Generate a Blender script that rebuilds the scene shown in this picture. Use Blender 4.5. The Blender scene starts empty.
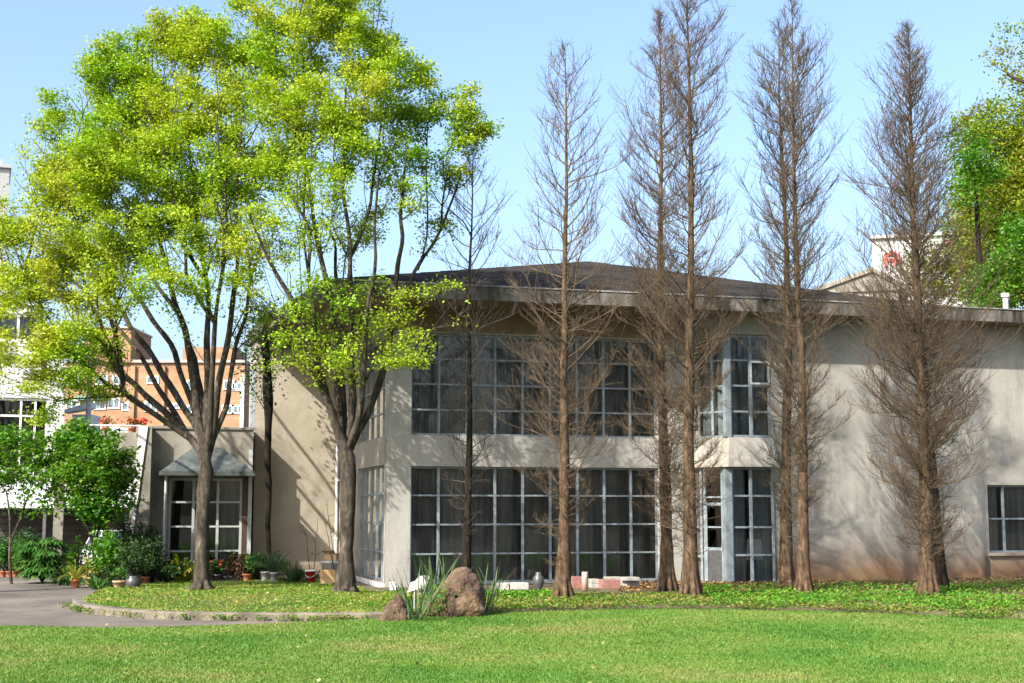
import bpy, math, random
import numpy as np
from mathutils import Vector, noise as mnoise

# ------------------------------------------------------------------ camera
S = bpy.context.scene
COL = S.collection
F_PX, HORIZON, EYE = 1400.0, 510.0, 2.2
PITCH = math.atan((HORIZON - 341.5) / F_PX)
cd = bpy.data.cameras.new('camera')
cd.sensor_width = 36.0
cd.lens = 36.0 * F_PX / 1024.0
cd.clip_start, cd.clip_end = 0.1, 6000
cam = bpy.data.objects.new('camera', cd)
cam.location = (0, 0, EYE)
cam.rotation_euler = (math.pi / 2 + PITCH, 0, 0)
COL.objects.link(cam)
S.camera = cam

# ------------------------------------------------------------------ light
SUN_EL, SUN_AZ = math.radians(38), math.radians(40)      # azimuth: to the left of straight behind the camera
to_sun = Vector((-math.sin(SUN_AZ) * math.cos(SUN_EL), -math.cos(SUN_AZ) * math.cos(SUN_EL), math.sin(SUN_EL)))
W = bpy.data.worlds.new('World')
S.world = W
W.use_nodes = True
wn = W.node_tree.nodes
sky = wn.new('ShaderNodeTexSky')
sky.sky_type = 'NISHITA'
sky.sun_disc = False
sky.sun_elevation = SUN_EL
sky.sun_rotation = math.atan2(to_sun.x, to_sun.y)
sky.air_density, sky.dust_density, sky.ozone_density = 1.0, 4.0, 3.2
W.node_tree.links.new(sky.outputs[0], wn['Background'].inputs[0])
wn['Background'].inputs[1].default_value = 0.15
sl = bpy.data.lights.new('sun', 'SUN')
sl.energy, sl.angle, sl.color = 4.5, math.radians(0.45), (1.0, 0.93, 0.82)
so = bpy.data.objects.new('sun', sl)
so.rotation_euler = (-to_sun).to_track_quat('-Z', 'Y').to_euler()
so.location = (-20, -20, 40)
COL.objects.link(so)
S.view_settings.view_transform = 'Standard'
S.view_settings.look = 'None'
S.view_settings.gamma = 1.0
S.view_settings.use_curve_mapping = False
S.view_settings.exposure = 1.3
S.render.engine = 'CYCLES'
S.cycles.max_bounces = 8
S.cycles.transparent_max_bounces = 12

# ------------------------------------------------------------------ measuring helpers
CF = np.array([0, math.cos(PITCH), math.sin(PITCH)])
CU = np.array([0, -math.sin(PITCH), math.cos(PITCH)])
CO = np.array([0, 0, EYE])


def ray(px, py):
    return np.array([(px - 512) / F_PX, 0, 0]) + CU * ((341.5 - py) / F_PX) + CF


def at(px, py, Y):
    d = ray(px, py)
    return CO + d * (Y / d[1])


def onz(px, py, z):
    d = ray(px, py)
    return CO + d * ((z - EYE) / d[2])


def smooth(a, b, x):
    t = np.clip((x - a) / (b - a), 0, 1)
    return t * t * (3 - 2 * t)


TH = math.radians(15.7)
EU = np.array([math.cos(TH), math.sin(TH), 0])
EV = np.array([-math.sin(TH), math.cos(TH), 0])
OB = np.array([-3.608, 40.324, 0.0])                    # front left corner of the hall


def lw(u, v, z=0.0):
    return OB + EU * u + EV * v + np.array([0, 0, z])


# ------------------------------------------------------------------ materials
def mat(name):
    m = bpy.data.materials.new(name)
    m.use_nodes = True
    nt = m.node_tree
    b = nt.nodes['Principled BSDF']
    return m, nt, b


def nd(nt, t, **kw):
    n = nt.nodes.new(t)
    for k, v in kw.items():
        if k.startswith('_'):
            n.inputs[k[1:].replace('_', ' ')].default_value = v
        else:
            setattr(n, k, v)
    return n


def ramp(nt, stops):
    r = nt.nodes.new('ShaderNodeValToRGB')
    e = r.color_ramp.elements
    while len(e) < len(stops):
        e.new(0.5)
    for i, (p, c) in enumerate(stops):
        e[i].position = p
        e[i].color = (c[0], c[1], c[2], 1)
    return r


def coord(nt, scale=(1, 1, 1), kind='Object'):
    tc = nt.nodes.new('ShaderNodeTexCoord')
    mp = nt.nodes.new('ShaderNodeMapping')
    mp.inputs['Scale'].default_value = scale
    nt.links.new(tc.outputs[kind], mp.inputs[0])
    return mp.outputs[0]


def noise(nt, vec, scale, detail=5, rough=0.6):
    n = nd(nt, 'ShaderNodeTexNoise')
    n.inputs['Scale'].default_value = scale
    n.inputs['Detail'].default_value = detail
    n.inputs['Roughness'].default_value = rough
    nt.links.new(vec, n.inputs['Vector'])
    return n.outputs[0]


def mixc(nt, fac, a, b, mode='MIX'):
    m = nt.nodes.new('ShaderNodeMix')
    m.data_type = 'RGBA'
    m.blend_type = mode
    for s, v in ((0, fac), (6, a), (7, b)):
        if isinstance(v, (int, float)):
            m.inputs[s].default_value = v
        elif isinstance(v, tuple):
            m.inputs[s].default_value = (v[0], v[1], v[2], 1)
        else:
            nt.links.new(v, m.inputs[s])
    return m.outputs[2]


def bump(nt, b, h, strength=0.4, dist=0.02):
    n = nt.nodes.new('ShaderNodeBump')
    n.inputs['Strength'].default_value = strength
    n.inputs['Distance'].default_value = dist
    nt.links.new(h, n.inputs['Height'])
    nt.links.new(n.outputs[0], b.inputs['Normal'])


ALB = 0.73                      # overall albedo trim


def kk(c):
    return tuple(x * ALB for x in c)


def two_tone(name, c1, c2, scale=6.0, rough=0.7, stretch=(1, 1, 1), bmp=0.3, bdist=0.01, metallic=0.0, lo=0.35, hi=0.65, kind='Object'):
    m, nt, b = mat(name)
    v = coord(nt, stretch, kind)
    f = noise(nt, v, scale)
    r = ramp(nt, [(lo, kk(c1)), (hi, kk(c2))])
    nt.links.new(f, r.inputs[0])
    nt.links.new(r.outputs[0], b.inputs['Base Color'])
    b.inputs['Roughness'].default_value = rough
    b.inputs['Metallic'].default_value = metallic
    if bmp:
        bump(nt, b, noise(nt, v, scale * 4), bmp, bdist)
    return m


def leaf_mat(name, cols, scale=0.5, trans=0.4, island=0.35):
    """foliage: hue drifts from clump to clump and from leaf to leaf"""
    m, nt, b = mat(name)
    v = coord(nt)
    f = noise(nt, v, scale, 3)
    g = nt.nodes.new('ShaderNodeNewGeometry')
    mm = nd(nt, 'ShaderNodeMath', operation='MULTIPLY_ADD')
    nt.links.new(g.outputs['Random Per Island'], mm.inputs[0])
    mm.inputs[1].default_value = island
    mm.inputs[2].default_value = -island / 2
    ad = nd(nt, 'ShaderNodeMath', operation='ADD')
    nt.links.new(f, ad.inputs[0])
    nt.links.new(mm.outputs[0], ad.inputs[1])
    n = len(cols)
    r = ramp(nt, [(0.3 + 0.4 * i / max(1, n - 1), kk(c)) for i, c in enumerate(cols)])
    nt.links.new(ad.outputs[0], r.inputs[0])
    nt.links.new(r.outputs[0], b.inputs['Base Color'])
    b.inputs['Roughness'].default_value = 0.55
    b.inputs['Specular IOR Level'].default_value = 0.3
    t = nt.nodes.new('ShaderNodeBsdfTranslucent')
    hs = nd(nt, 'ShaderNodeHueSaturation')
    hs.inputs['Value'].default_value = 1.15
    hs.inputs['Saturation'].default_value = 1.1
    nt.links.new(r.outputs[0], hs.inputs['Color'])
    nt.links.new(hs.outputs[0], t.inputs[0])
    mx = nt.nodes.new('ShaderNodeMixShader')
    mx.inputs[0].default_value = trans
    nt.links.new(b.outputs[0], mx.inputs[1])
    nt.links.new(t.outputs[0], mx.inputs[2])
    nt.links.new(mx.outputs[0], nt.nodes['Material Output'].inputs[0])
    return m


def stucco(name, base, dark, streak=0.5, dirt=None, dirt_h=1.2, sk=(0.52, 0.78, 0.53)):
    """weathered render: cloudy patches, rain streaks, fine grain and splashed soil at the foot"""
    m, nt, b = mat(name)
    v = coord(nt)
    f1 = noise(nt, v, 0.55, 6, 0.65)
    r1 = ramp(nt, [(0.32, kk(dark)), (0.62, kk(base))])
    nt.links.new(f1, r1.inputs[0])
    vs = coord(nt, (1.5, 1.5, 0.22))
    f2 = noise(nt, vs, 1.6, 8, 0.75)
    r2 = ramp(nt, [(sk[0], (1, 1, 1)), (sk[1], (sk[2] * 1.04, sk[2], sk[2] * 0.94))])
    nt.links.new(f2, r2.inputs[0])
    c = mixc(nt, streak, r1.outputs[0], r2.outputs[0], 'MULTIPLY')
    f3 = noise(nt, v, 9, 5, 0.7)
    r3 = ramp(nt, [(0.3, (0.82, 0.82, 0.8)), (0.7, (1.05, 1.05, 1.05))])
    nt.links.new(f3, r3.inputs[0])
    c = mixc(nt, 0.7, c, r3.outputs[0], 'MULTIPLY')
    if dirt:
        sp = nt.nodes.new('ShaderNodeSeparateXYZ')
        nt.links.new(v, sp.inputs[0])
        ff = nd(nt, 'ShaderNodeMath', operation='MULTIPLY_ADD')
        nt.links.new(f1, ff.inputs[0])
        ff.inputs[1].default_value = -1.6
        nt.links.new(sp.outputs[2], ff.inputs[2])
        mr = nd(nt, 'ShaderNodeMapRange', interpolation_type='SMOOTHSTEP')
        mr.inputs[1].default_value = dirt_h - 0.8
        mr.inputs[2].default_value = -0.75
        nt.links.new(ff.outputs[0], mr.inputs[0])
        c = mixc(nt, mr.outputs[0], c, kk(dirt))
    nt.links.new(c, b.inputs['Base Color'])
    b.inputs['Roughness'].default_value = 0.9
    b.inputs['Specular IOR Level'].default_value = 0.2
    bump(nt, b, noise(nt, v, 28, 4), 0.35, 0.012)
    return m


M = {}
M['wall'] = stucco('pale_render', (0.47, 0.42, 0.34), (0.36, 0.32, 0.25), 0.35, (0.25, 0.2, 0.14), 0.5)
M['wall_front'] = stucco('grey_render', (0.47, 0.46, 0.425), (0.35, 0.34, 0.31), 0.85)
M['wall_right'] = stucco('soil_splashed_render', (0.43, 0.415, 0.365), (0.30, 0.285, 0.25), 0.9, (0.22, 0.13, 0.07), 1.6)
M['concrete'] = stucco('rough_concrete', (0.38, 0.36, 0.31), (0.17, 0.155, 0.125), 0.45, (0.12, 0.11, 0.085), 0.9, sk=(0.44, 0.7, 0.4))
M['fascia'] = stucco('mossy_fascia', (0.30, 0.28, 0.24), (0.10, 0.092, 0.08), 1.0, sk=(0.42, 0.62, 0.16))
M['soffit'] = two_tone('brown_soffit', (0.17, 0.12, 0.065), (0.25, 0.18, 0.10), 1.2, 0.8)
M['flashing'] = two_tone('pale_flashing', (0.14, 0.14, 0.135), (0.42, 0.42, 0.4), 3, 0.5, bmp=0)
M['frame'] = two_tone('bluish_frame_paint', (0.17, 0.21, 0.235), (0.27, 0.32, 0.35), 5, 0.45, bmp=0.1)
M['frame_white'] = two_tone('off_white_frame_paint', (0.38, 0.41, 0.41), (0.52, 0.55, 0.54), 5, 0.5, bmp=0.1)
M['white'] = two_tone('white_paint', (0.7, 0.7, 0.68), (0.8, 0.8, 0.79), 2, 0.6, bmp=0.1)
M['far_white'] = two_tone('far_white_render', (0.58, 0.59, 0.60), (0.68, 0.68, 0.68), 0.4, 0.8, bmp=0)
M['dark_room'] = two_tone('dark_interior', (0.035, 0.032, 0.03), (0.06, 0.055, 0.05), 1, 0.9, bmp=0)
M['curtain'] = two_tone('grey_curtain', (0.10, 0.096, 0.088), (0.32, 0.31, 0.285), 1.5, 0.9, (3, 3, 0.15), bmp=0)
M['curtain_pale'] = two_tone('pale_blue_curtain', (0.14, 0.165, 0.18), (0.38, 0.43, 0.45), 1.5, 0.9, (3, 3, 0.15), bmp=0)
M['curtain_mid'] = two_tone('grey_blue_curtain', (0.045, 0.055, 0.065), (0.12, 0.14, 0.15), 1.5, 0.9, (3, 3, 0.15), bmp=0)
M['cloth'] = two_tone('white_cloth', (0.7, 0.7, 0.68), (0.8, 0.8, 0.78), 3, 0.9, bmp=0)
M['brown_wood'] = two_tone('brown_wood', (0.05, 0.025, 0.014), (0.09, 0.045, 0.025), 4, 0.6, (6, 6, 0.4))
M['awning'] = two_tone('grey_green_metal', (0.055, 0.068, 0.065), (0.12, 0.14, 0.13), 3, 0.5)
M['steel'] = two_tone('grey_steel', (0.38, 0.39, 0.4), (0.5, 0.5, 0.5), 4, 0.4, bmp=0)
M['black_pipe'] = two_tone('black_pipe', (0.03, 0.028, 0.026), (0.06, 0.055, 0.05), 6, 0.5, bmp=0)
M['terracotta'] = two_tone('terracotta', (0.38, 0.11, 0.05), (0.52, 0.19, 0.09), 9, 0.8)
M['tan_pot'] = two_tone('tan_clay', (0.4, 0.25, 0.13), (0.55, 0.37, 0.2), 12, 0.8)
M['dark_pot'] = two_tone('dark_glaze', (0.05, 0.05, 0.052), (0.09, 0.09, 0.095), 9, 0.4)
M['grey_pot'] = two_tone('grey_pot', (0.3, 0.31, 0.31), (0.45, 0.46, 0.46), 9, 0.6)
M['soil'] = two_tone('soil', (0.035, 0.024, 0.015), (0.09, 0.06, 0.035), 8, 0.95, bmp=0.6, bdist=0.03)
M['red_plastic'] = two_tone('red_plastic', (0.38, 0.02, 0.015), (0.46, 0.03, 0.02), 4, 0.4, bmp=0)
M['cardboard'] = two_tone('cardboard', (0.45, 0.29, 0.13), (0.58, 0.39, 0.2), 3, 0.85, bmp=0.1)
M['tub'] = two_tone('dusty_white_plastic', (0.5, 0.5, 0.47), (0.66, 0.66, 0.63), 4, 0.5, bmp=0)
M['pink_stone'] = two_tone('pink_stone', (0.27, 0.115, 0.10), (0.38, 0.18, 0.15), 9, 0.8)
M['pale_pink'] = two_tone('pale_pink_stone', (0.6, 0.36, 0.29), (0.7, 0.46, 0.38), 9, 0.8)
M['grey_stone'] = two_tone('grey_stone', (0.3, 0.29, 0.26), (0.45, 0.44, 0.4), 9, 0.85)
M['white_stone'] = two_tone('white_stone', (0.42, 0.415, 0.39), (0.56, 0.55, 0.52), 9, 0.8)
M['flower_red'] = two_tone('red_petals', (0.6, 0.03, 0.02), (0.75, 0.08, 0.04), 9, 0.6, bmp=0)
M['flower_yellow'] = two_tone('yellow_petals', (0.75, 0.5, 0.04), (0.8, 0.6, 0.12), 9, 0.6, bmp=0)
M['car_paint'] = two_tone('white_car_paint', (0.72, 0.73, 0.74), (0.76, 0.77, 0.78), 2, 0.25, bmp=0)
M['tyre'] = two_tone('tyre_rubber', (0.02, 0.02, 0.02), (0.035, 0.035, 0.035), 8, 0.8, bmp=0)
M['sign_red'] = two_tone('red_lettering', (0.62, 0.08, 0.06), (0.7, 0.12, 0.09), 1, 0.6, bmp=0)
M['tile_green'] = two_tone('green_window_awning', (0.12, 0.3, 0.26), (0.18, 0.38, 0.33), 3, 0.5, bmp=0)


def glass_mat(name, tint, refl_boost=1.0, rough=0.02):
    m, nt, b = mat(name)
    tr = nt.nodes.new('ShaderNodeBsdfTransparent')
    tr.inputs[0].default_value = (*tint, 1)
    gl = nt.nodes.new('ShaderNodeBsdfGlossy')
    gl.inputs['Roughness'].default_value = rough
    fr = nt.nodes.new('ShaderNodeFresnel')
    fr.inputs[0].default_value = 1.5
    v = coord(nt)
    bp = nt.nodes.new('ShaderNodeBump')
    bp.inputs['Strength'].default_value = 0.05
    bp.inputs['Distance'].default_value = 0.02
    nt.links.new(noise(nt, v, 1.2, 2), bp.inputs['Height'])
    nt.links.new(bp.outputs[0], gl.inputs['Normal'])
    mu = nd(nt, 'ShaderNodeMath', operation='MULTIPLY')
    nt.links.new(fr.outputs[0], mu.inputs[0])
    mu.inputs[1].default_value = refl_boost
    mx = nt.nodes.new('ShaderNodeMixShader')
    nt.links.new(mu.outputs[0], mx.inputs[0])
    nt.links.new(tr.outputs[0], mx.inputs[1])
    nt.links.new(gl.outputs[0], mx.inputs[2])
    nt.links.new(mx.outputs[0], nt.nodes['Material Output'].inputs[0])
    return m


M['glass'] = glass_mat('window_glass', (0.75, 0.78, 0.78), 1.5)
M['glass_far'] = two_tone('far_window_glass', (0.09, 0.14, 0.19), (0.2, 0.28, 0.34), 0.8, 0.1, bmp=0)


def brick_mat():
    m, nt, b = mat('orange_brick')
    v = coord(nt, (1, 1, 1))
    sp = nt.nodes.new('ShaderNodeSeparateXYZ')
    nt.links.new(v, sp.inputs[0])
    cb = nt.nodes.new('ShaderNodeCombineXYZ')
    nt.links.new(sp.outputs[0], cb.inputs[0])
    nt.links.new(sp.outputs[2], cb.inputs[1])
    br = nt.nodes.new('ShaderNodeTexBrick')
    br.inputs['Scale'].default_value = 2.2
    br.inputs['Color1'].default_value = (0.26, 0.135, 0.062, 1)
    br.inputs['Color2'].default_value = (0.32, 0.18, 0.09, 1)
    br.inputs['Mortar'].default_value = (0.32, 0.25, 0.19, 1)
    nt.links.new(cb.outputs[0], br.inputs['Vector'])
    f = noise(nt, coord(nt, (1, 1, 3.5)), 0.22, 8, 0.75)
    r = ramp(nt, [(0.35, (0.6, 0.56, 0.54)), (0.65, (1.15, 1.12, 1.1))])
    nt.links.new(f, r.inputs[0])
    nt.links.new(mixc(nt, 0.8, br.outputs[0], r.outputs[0], 'MULTIPLY'), b.inputs['Base Color'])
    b.inputs['Roughness'].default_value = 0.9
    return m


M['brick'] = brick_mat()


def roof_mat():
    m, nt, b = mat('dark_roof_shingles')
    v = coord(nt)
    sp = nt.nodes.new('ShaderNodeSeparateXYZ')
    nt.links.new(v, sp.inputs[0])
    wv = nd(nt, 'ShaderNodeTexBrick')
    wv.inputs['Scale'].default_value = 2.0
    wv.inputs['Color1'].default_value = (0.032, 0.030, 0.029, 1)
    wv.inputs['Color2'].default_value = (0.049, 0.046, 0.044, 1)
    wv.inputs['Mortar'].default_value = (0.02, 0.02, 0.02, 1)
    wv.inputs['Mortar Size'].default_value = 0.03
    nt.links.new(v, wv.inputs['Vector'])
    f = noise(nt, v, 0.7, 6)
    r = ramp(nt, [(0.35, (0.6, 0.6, 0.62)), (0.65, (1.25, 1.15, 1.05))])
    nt.links.new(f, r.inputs[0])
    nt.links.new(mixc(nt, 1.0, wv.outputs[0], r.outputs[0], 'MULTIPLY'), b.inputs['Base Color'])
    b.inputs['Roughness'].default_value = 1.0
    b.inputs['Specular IOR Level'].default_value = 0.05
    bump(nt, b, wv.outputs[1], -0.6, 0.03)
    return m


M['roof'] = roof_mat()


def asphalt_mat():
    m, nt, b = mat('worn_asphalt')
    v = coord(nt)
    f = noise(nt, v, 0.35, 6, 0.65)
    r = ramp(nt, [(0.35, (0.05, 0.042, 0.034)), (0.65, (0.15, 0.127, 0.10))])
    nt.links.new(f, r.inputs[0])
    f2 = noise(nt, v, 60, 3)
    r2 = ramp(nt, [(0.3, (0.7, 0.7, 0.7)), (0.7, (1.2, 1.2, 1.2))])
    nt.links.new(f2, r2.inputs[0])
    c = mixc(nt, 0.9, r.outputs[0], r2.outputs[0], 'MULTIPLY')
    vo = nd(nt, 'ShaderNodeTexVoronoi', feature='DISTANCE_TO_EDGE')
    vo.inputs['Scale'].default_value = 0.45
    dv = nt.nodes.new('ShaderNodeVectorMath')
    nt.links.new(v, dv.inputs[0])
    nn = nd(nt, 'ShaderNodeTexNoise')
    nn.inputs['Scale'].default_value = 1.5
    nt.links.new(v, nn.inputs['Vector'])
    nt.links.new(nn.outputs[1], dv.inputs[1])
    nt.links.new(dv.outputs[0], vo.inputs['Vector'])
    rc = ramp(nt, [(0.0, (0.45, 0.45, 0.45)), (0.012, (1, 1, 1))])
    nt.links.new(vo.outputs['Distance'], rc.inputs[0])
    c = mixc(nt, 0.8, c, rc.outputs[0], 'MULTIPLY')
    nt.links.new(c, b.inputs['Base Color'])
    b.inputs['Roughness'].default_value = 0.9
    bump(nt, b, f2, 0.5, 0.01)
    return m


M['asphalt'] = asphalt_mat()
M['kerb'] = two_tone('kerb_concrete', (0.07, 0.058, 0.04), (0.22, 0.185, 0.14), 2.5, 0.9, bmp=0.5, bdist=0.02)
M['path'] = two_tone('path_concrete', (0.36, 0.33, 0.27), (0.46, 0.42, 0.36), 2.0, 0.9, bmp=0.4)


def lawn_mat():
    m, nt, b = mat('mown_lawn')
    v = coord(nt)
    f = noise(nt, coord(nt, (0.55, 1.5, 1)), 0.35, 6, 0.65)
    r = ramp(nt, [(0.38, (0.06, 0.155, 0.016)), (0.56, (0.105, 0.21, 0.024)), (0.72, (0.2, 0.215, 0.06))])
    nt.links.new(f, r.inputs[0])
    f2 = noise(nt, v, 22, 4, 0.7)
    r2 = ramp(nt, [(0.3, (0.6, 0.62, 0.5)), (0.7, (1.3, 1.25, 1.2))])
    nt.links.new(f2, r2.inputs[0])
    nt.links.new(mixc(nt, 0.8, r.outputs[0], r2.outputs[0], 'MULTIPLY'), b.inputs['Base Color'])
    b.inputs['Roughness'].default_value = 0.85
    b.inputs['Specular IOR Level'].default_value = 0.1
    bump(nt, b, noise(nt, v, 45, 3), 0.8, 0.03)
    return m


M['lawn'] = lawn_mat()
M['blade'] = leaf_mat('grass_blades', [(0.08, 0.205, 0.026), (0.15, 0.28, 0.038), (0.30, 0.31, 0.095)], 0.3, 0.35, 0.16)
M['bed'] = two_tone('bed_soil', (0.06, 0.07, 0.02), (0.16, 0.11, 0.06), 1.5, 0.95, bmp=0.6, bdist=0.03)
M['cover'] = leaf_mat('ground_cover_leaves', [(0.05, 0.16, 0.014), (0.12, 0.25, 0.02), (0.23, 0.29, 0.035), (0.3, 0.24, 0.08)], 0.9, 0.3, 0.5)
M['cover_grass'] = leaf_mat('short_rough_grass', [(0.07, 0.21, 0.012), (0.13, 0.29, 0.02), (0.22, 0.33, 0.03), (0.36, 0.34, 0.08)], 0.6, 0.3, 0.5)
M['cover_lush'] = leaf_mat('lush_weed_leaves', [(0.05, 0.2, 0.012), (0.1, 0.29, 0.016), (0.2, 0.36, 0.035)], 0.9, 0.3, 0.4)
M['litter'] = leaf_mat('dry_leaves', [(0.12, 0.06, 0.03), (0.26, 0.14, 0.06), (0.42, 0.28, 0.1)], 3, 0.1, 0.8)
M['fallen'] = leaf_mat('fallen_leaves', [(0.12, 0.07, 0.025), (0.3, 0.22, 0.07), (0.45, 0.38, 0.18)], 3, 0.1, 0.9)
M['leaf_zelkova'] = leaf_mat('spring_leaves', [(0.12, 0.35, 0.016), (0.29, 0.50, 0.022), (0.43, 0.56, 0.035), (0.48, 0.52, 0.06)], 0.38, 0.35, 0.09)
M['leaf_green'] = leaf_mat('fresh_green_leaves', [(0.05, 0.20, 0.012), (0.10, 0.28, 0.02), (0.2, 0.36, 0.03)], 0.6, 0.4, 0.35)
M['leaf_dark'] = leaf_mat('dark_green_leaves', [(0.018, 0.055, 0.012), (0.035, 0.09, 0.018), (0.07, 0.14, 0.03)], 0.8, 0.25, 0.4)
M['leaf_mid'] = leaf_mat('mid_green_leaves', [(0.03, 0.11, 0.015), (0.06, 0.18, 0.025), (0.12, 0.25, 0.04)], 1.2, 0.3, 0.4)
M['leaf_yellow'] = leaf_mat('yellow_green_leaves', [(0.2, 0.3, 0.03), (0.45, 0.42, 0.05), (0.6, 0.52, 0.12)], 2, 0.3, 0.6)
M['leaf_autumn'] = leaf_mat('bronze_green_leaves', [(0.13, 0.27, 0.015), (0.28, 0.36, 0.025), (0.37, 0.34, 0.05)], 0.35, 0.4, 0.35)
M['leaf_brown'] = leaf_mat('withered_leaves', [(0.06, 0.03, 0.015), (0.13, 0.06, 0.03), (0.2, 0.1, 0.05)], 2, 0.15, 0.6)
M['leaf_greyblue'] = leaf_mat('greyish_sword_leaves', [(0.025, 0.07, 0.022), (0.06, 0.12, 0.04), (0.14, 0.18, 0.07)], 3, 0.15, 0.7)


def bark_mat(name, c1, c2, c3, sc=5.0):
    m, nt, b = mat(name)
    v = coord(nt, (1, 1, 0.22))
    f = noise(nt, v, sc * 2.2, 6, 0.7)
    r = ramp(nt, [(0.32, kk(c1)), (0.55, kk(c2)), (0.75, kk(c3))])
    nt.links.new(f, r.inputs[0])
    f2 = noise(nt, coord(nt), 7, 5, 0.7)
    r2 = ramp(nt, [(0.35, (0.5, 0.5, 0.5)), (0.68, (1.3, 1.27, 1.2))])
    nt.links.new(f2, r2.inputs[0])
    nt.links.new(mixc(nt, 0.8, r.outputs[0], r2.outputs[0], 'MULTIPLY'), b.inputs['Base Color'])
    b.inputs['Roughness'].default_value = 0.95
    b.inputs['Specular IOR Level'].default_value = 0.15
    bump(nt, b, f, 0.9, 0.03)
    return m


M['bark_grey'] = bark_mat('grey_brown_bark', (0.024, 0.02, 0.015), (0.08, 0.067, 0.052), (0.27, 0.235, 0.185), 3.2)
M['bark_red'] = bark_mat('reddish_fibrous_bark', (0.035, 0.023, 0.014), (0.125, 0.085, 0.052), (0.27, 0.195, 0.125), 7.0)
M['bark_dark'] = bark_mat('blackish_bark', (0.010, 0.008, 0.006), (0.022, 0.018, 0.013), (0.06, 0.045, 0.03))
M['twig'] = two_tone('brown_twigs', (0.055, 0.036, 0.019), (0.145, 0.098, 0.052), 2.0, 0.9, bmp=0)
M['twig_olive'] = two_tone('olive_twigs', (0.045, 0.038, 0.021), (0.115, 0.1, 0.055), 2.0, 0.9, bmp=0)
M['twig_grey'] = two_tone('grey_brown_twigs', (0.04, 0.031, 0.024), (0.085, 0.066, 0.05), 2.0, 0.9, bmp=0)


def rock_mat():
    m, nt, b = mat('brown_boulder')
    v = coord(nt)
    f = noise(nt, v, 2.6, 8, 0.7)
    r = ramp(nt, [(0.3, (0.02, 0.013, 0.008)), (0.5, (0.085, 0.052, 0.03)), (0.7, (0.20, 0.13, 0.075))])
    nt.links.new(f, r.inputs[0])
    f2 = noise(nt, v, 12, 5, 0.7)
    r2 = ramp(nt, [(0.64, (0, 0, 0)), (0.7, (1, 1, 1))])
    nt.links.new(f2, r2.inputs[0])
    c = mixc(nt, r2.outputs[0], r.outputs[0], (0.25, 0.19, 0.15))
    nt.links.new(c, b.inputs['Base Color'])
    b.inputs['Roughness'].default_value = 0.95
    bump(nt, b, f2, 1.0, 0.06)
    return m


M['rock'] = rock_mat()


# ------------------------------------------------------------------ object helpers
def tag(o, label, cat, group=None):
    o['label'] = label
    o['category'] = cat
    if group:
        o['group'] = group
    return o


def thing(name, label, cat, loc=(0, 0, 0), rz=0.0, group=None):
    o = bpy.data.objects.new(name, None)
    o.empty_display_size = 0.3
    o.location = tuple(float(x) for x in loc)
    o.rotation_euler = (0, 0, rz)
    COL.objects.link(o)
    return tag(o, label, cat, group)


def link(name, me, parent=None):
    o = bpy.data.objects.new(name, me)
    COL.objects.link(o)
    if parent is not None:
        o.parent = parent
    return o


def np_mesh(name, V, Fc, k, mats, parent=None, smooth_=False, midx=None):
    """mesh from arrays; every face has k corners"""
    me = bpy.data.meshes.new(name)
    V = np.asarray(V, dtype=np.float32).reshape(-1, 3)
    Fc = np.asarray(Fc, dtype=np.int32).reshape(-1, k)
    me.vertices.add(len(V))
    me.vertices.foreach_set('co', V.ravel())
    me.loops.add(Fc.size)
    me.loops.foreach_set('vertex_index', Fc.ravel())
    me.polygons.add(len(Fc))
    me.polygons.foreach_set('loop_start', np.arange(len(Fc), dtype=np.int32) * k)
    if smooth_:
        me.polygons.foreach_set('use_smooth', np.ones(len(Fc), dtype=bool))
    for m in (mats if isinstance(mats, (list, tuple)) else [mats]):
        me.materials.append(m)
    if midx is not None:
        me.polygons.foreach_set('material_index', np.asarray(midx, dtype=np.int32))
    me.update(calc_edges=True)
    me.validate()
    return link(name, me, parent)


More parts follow.
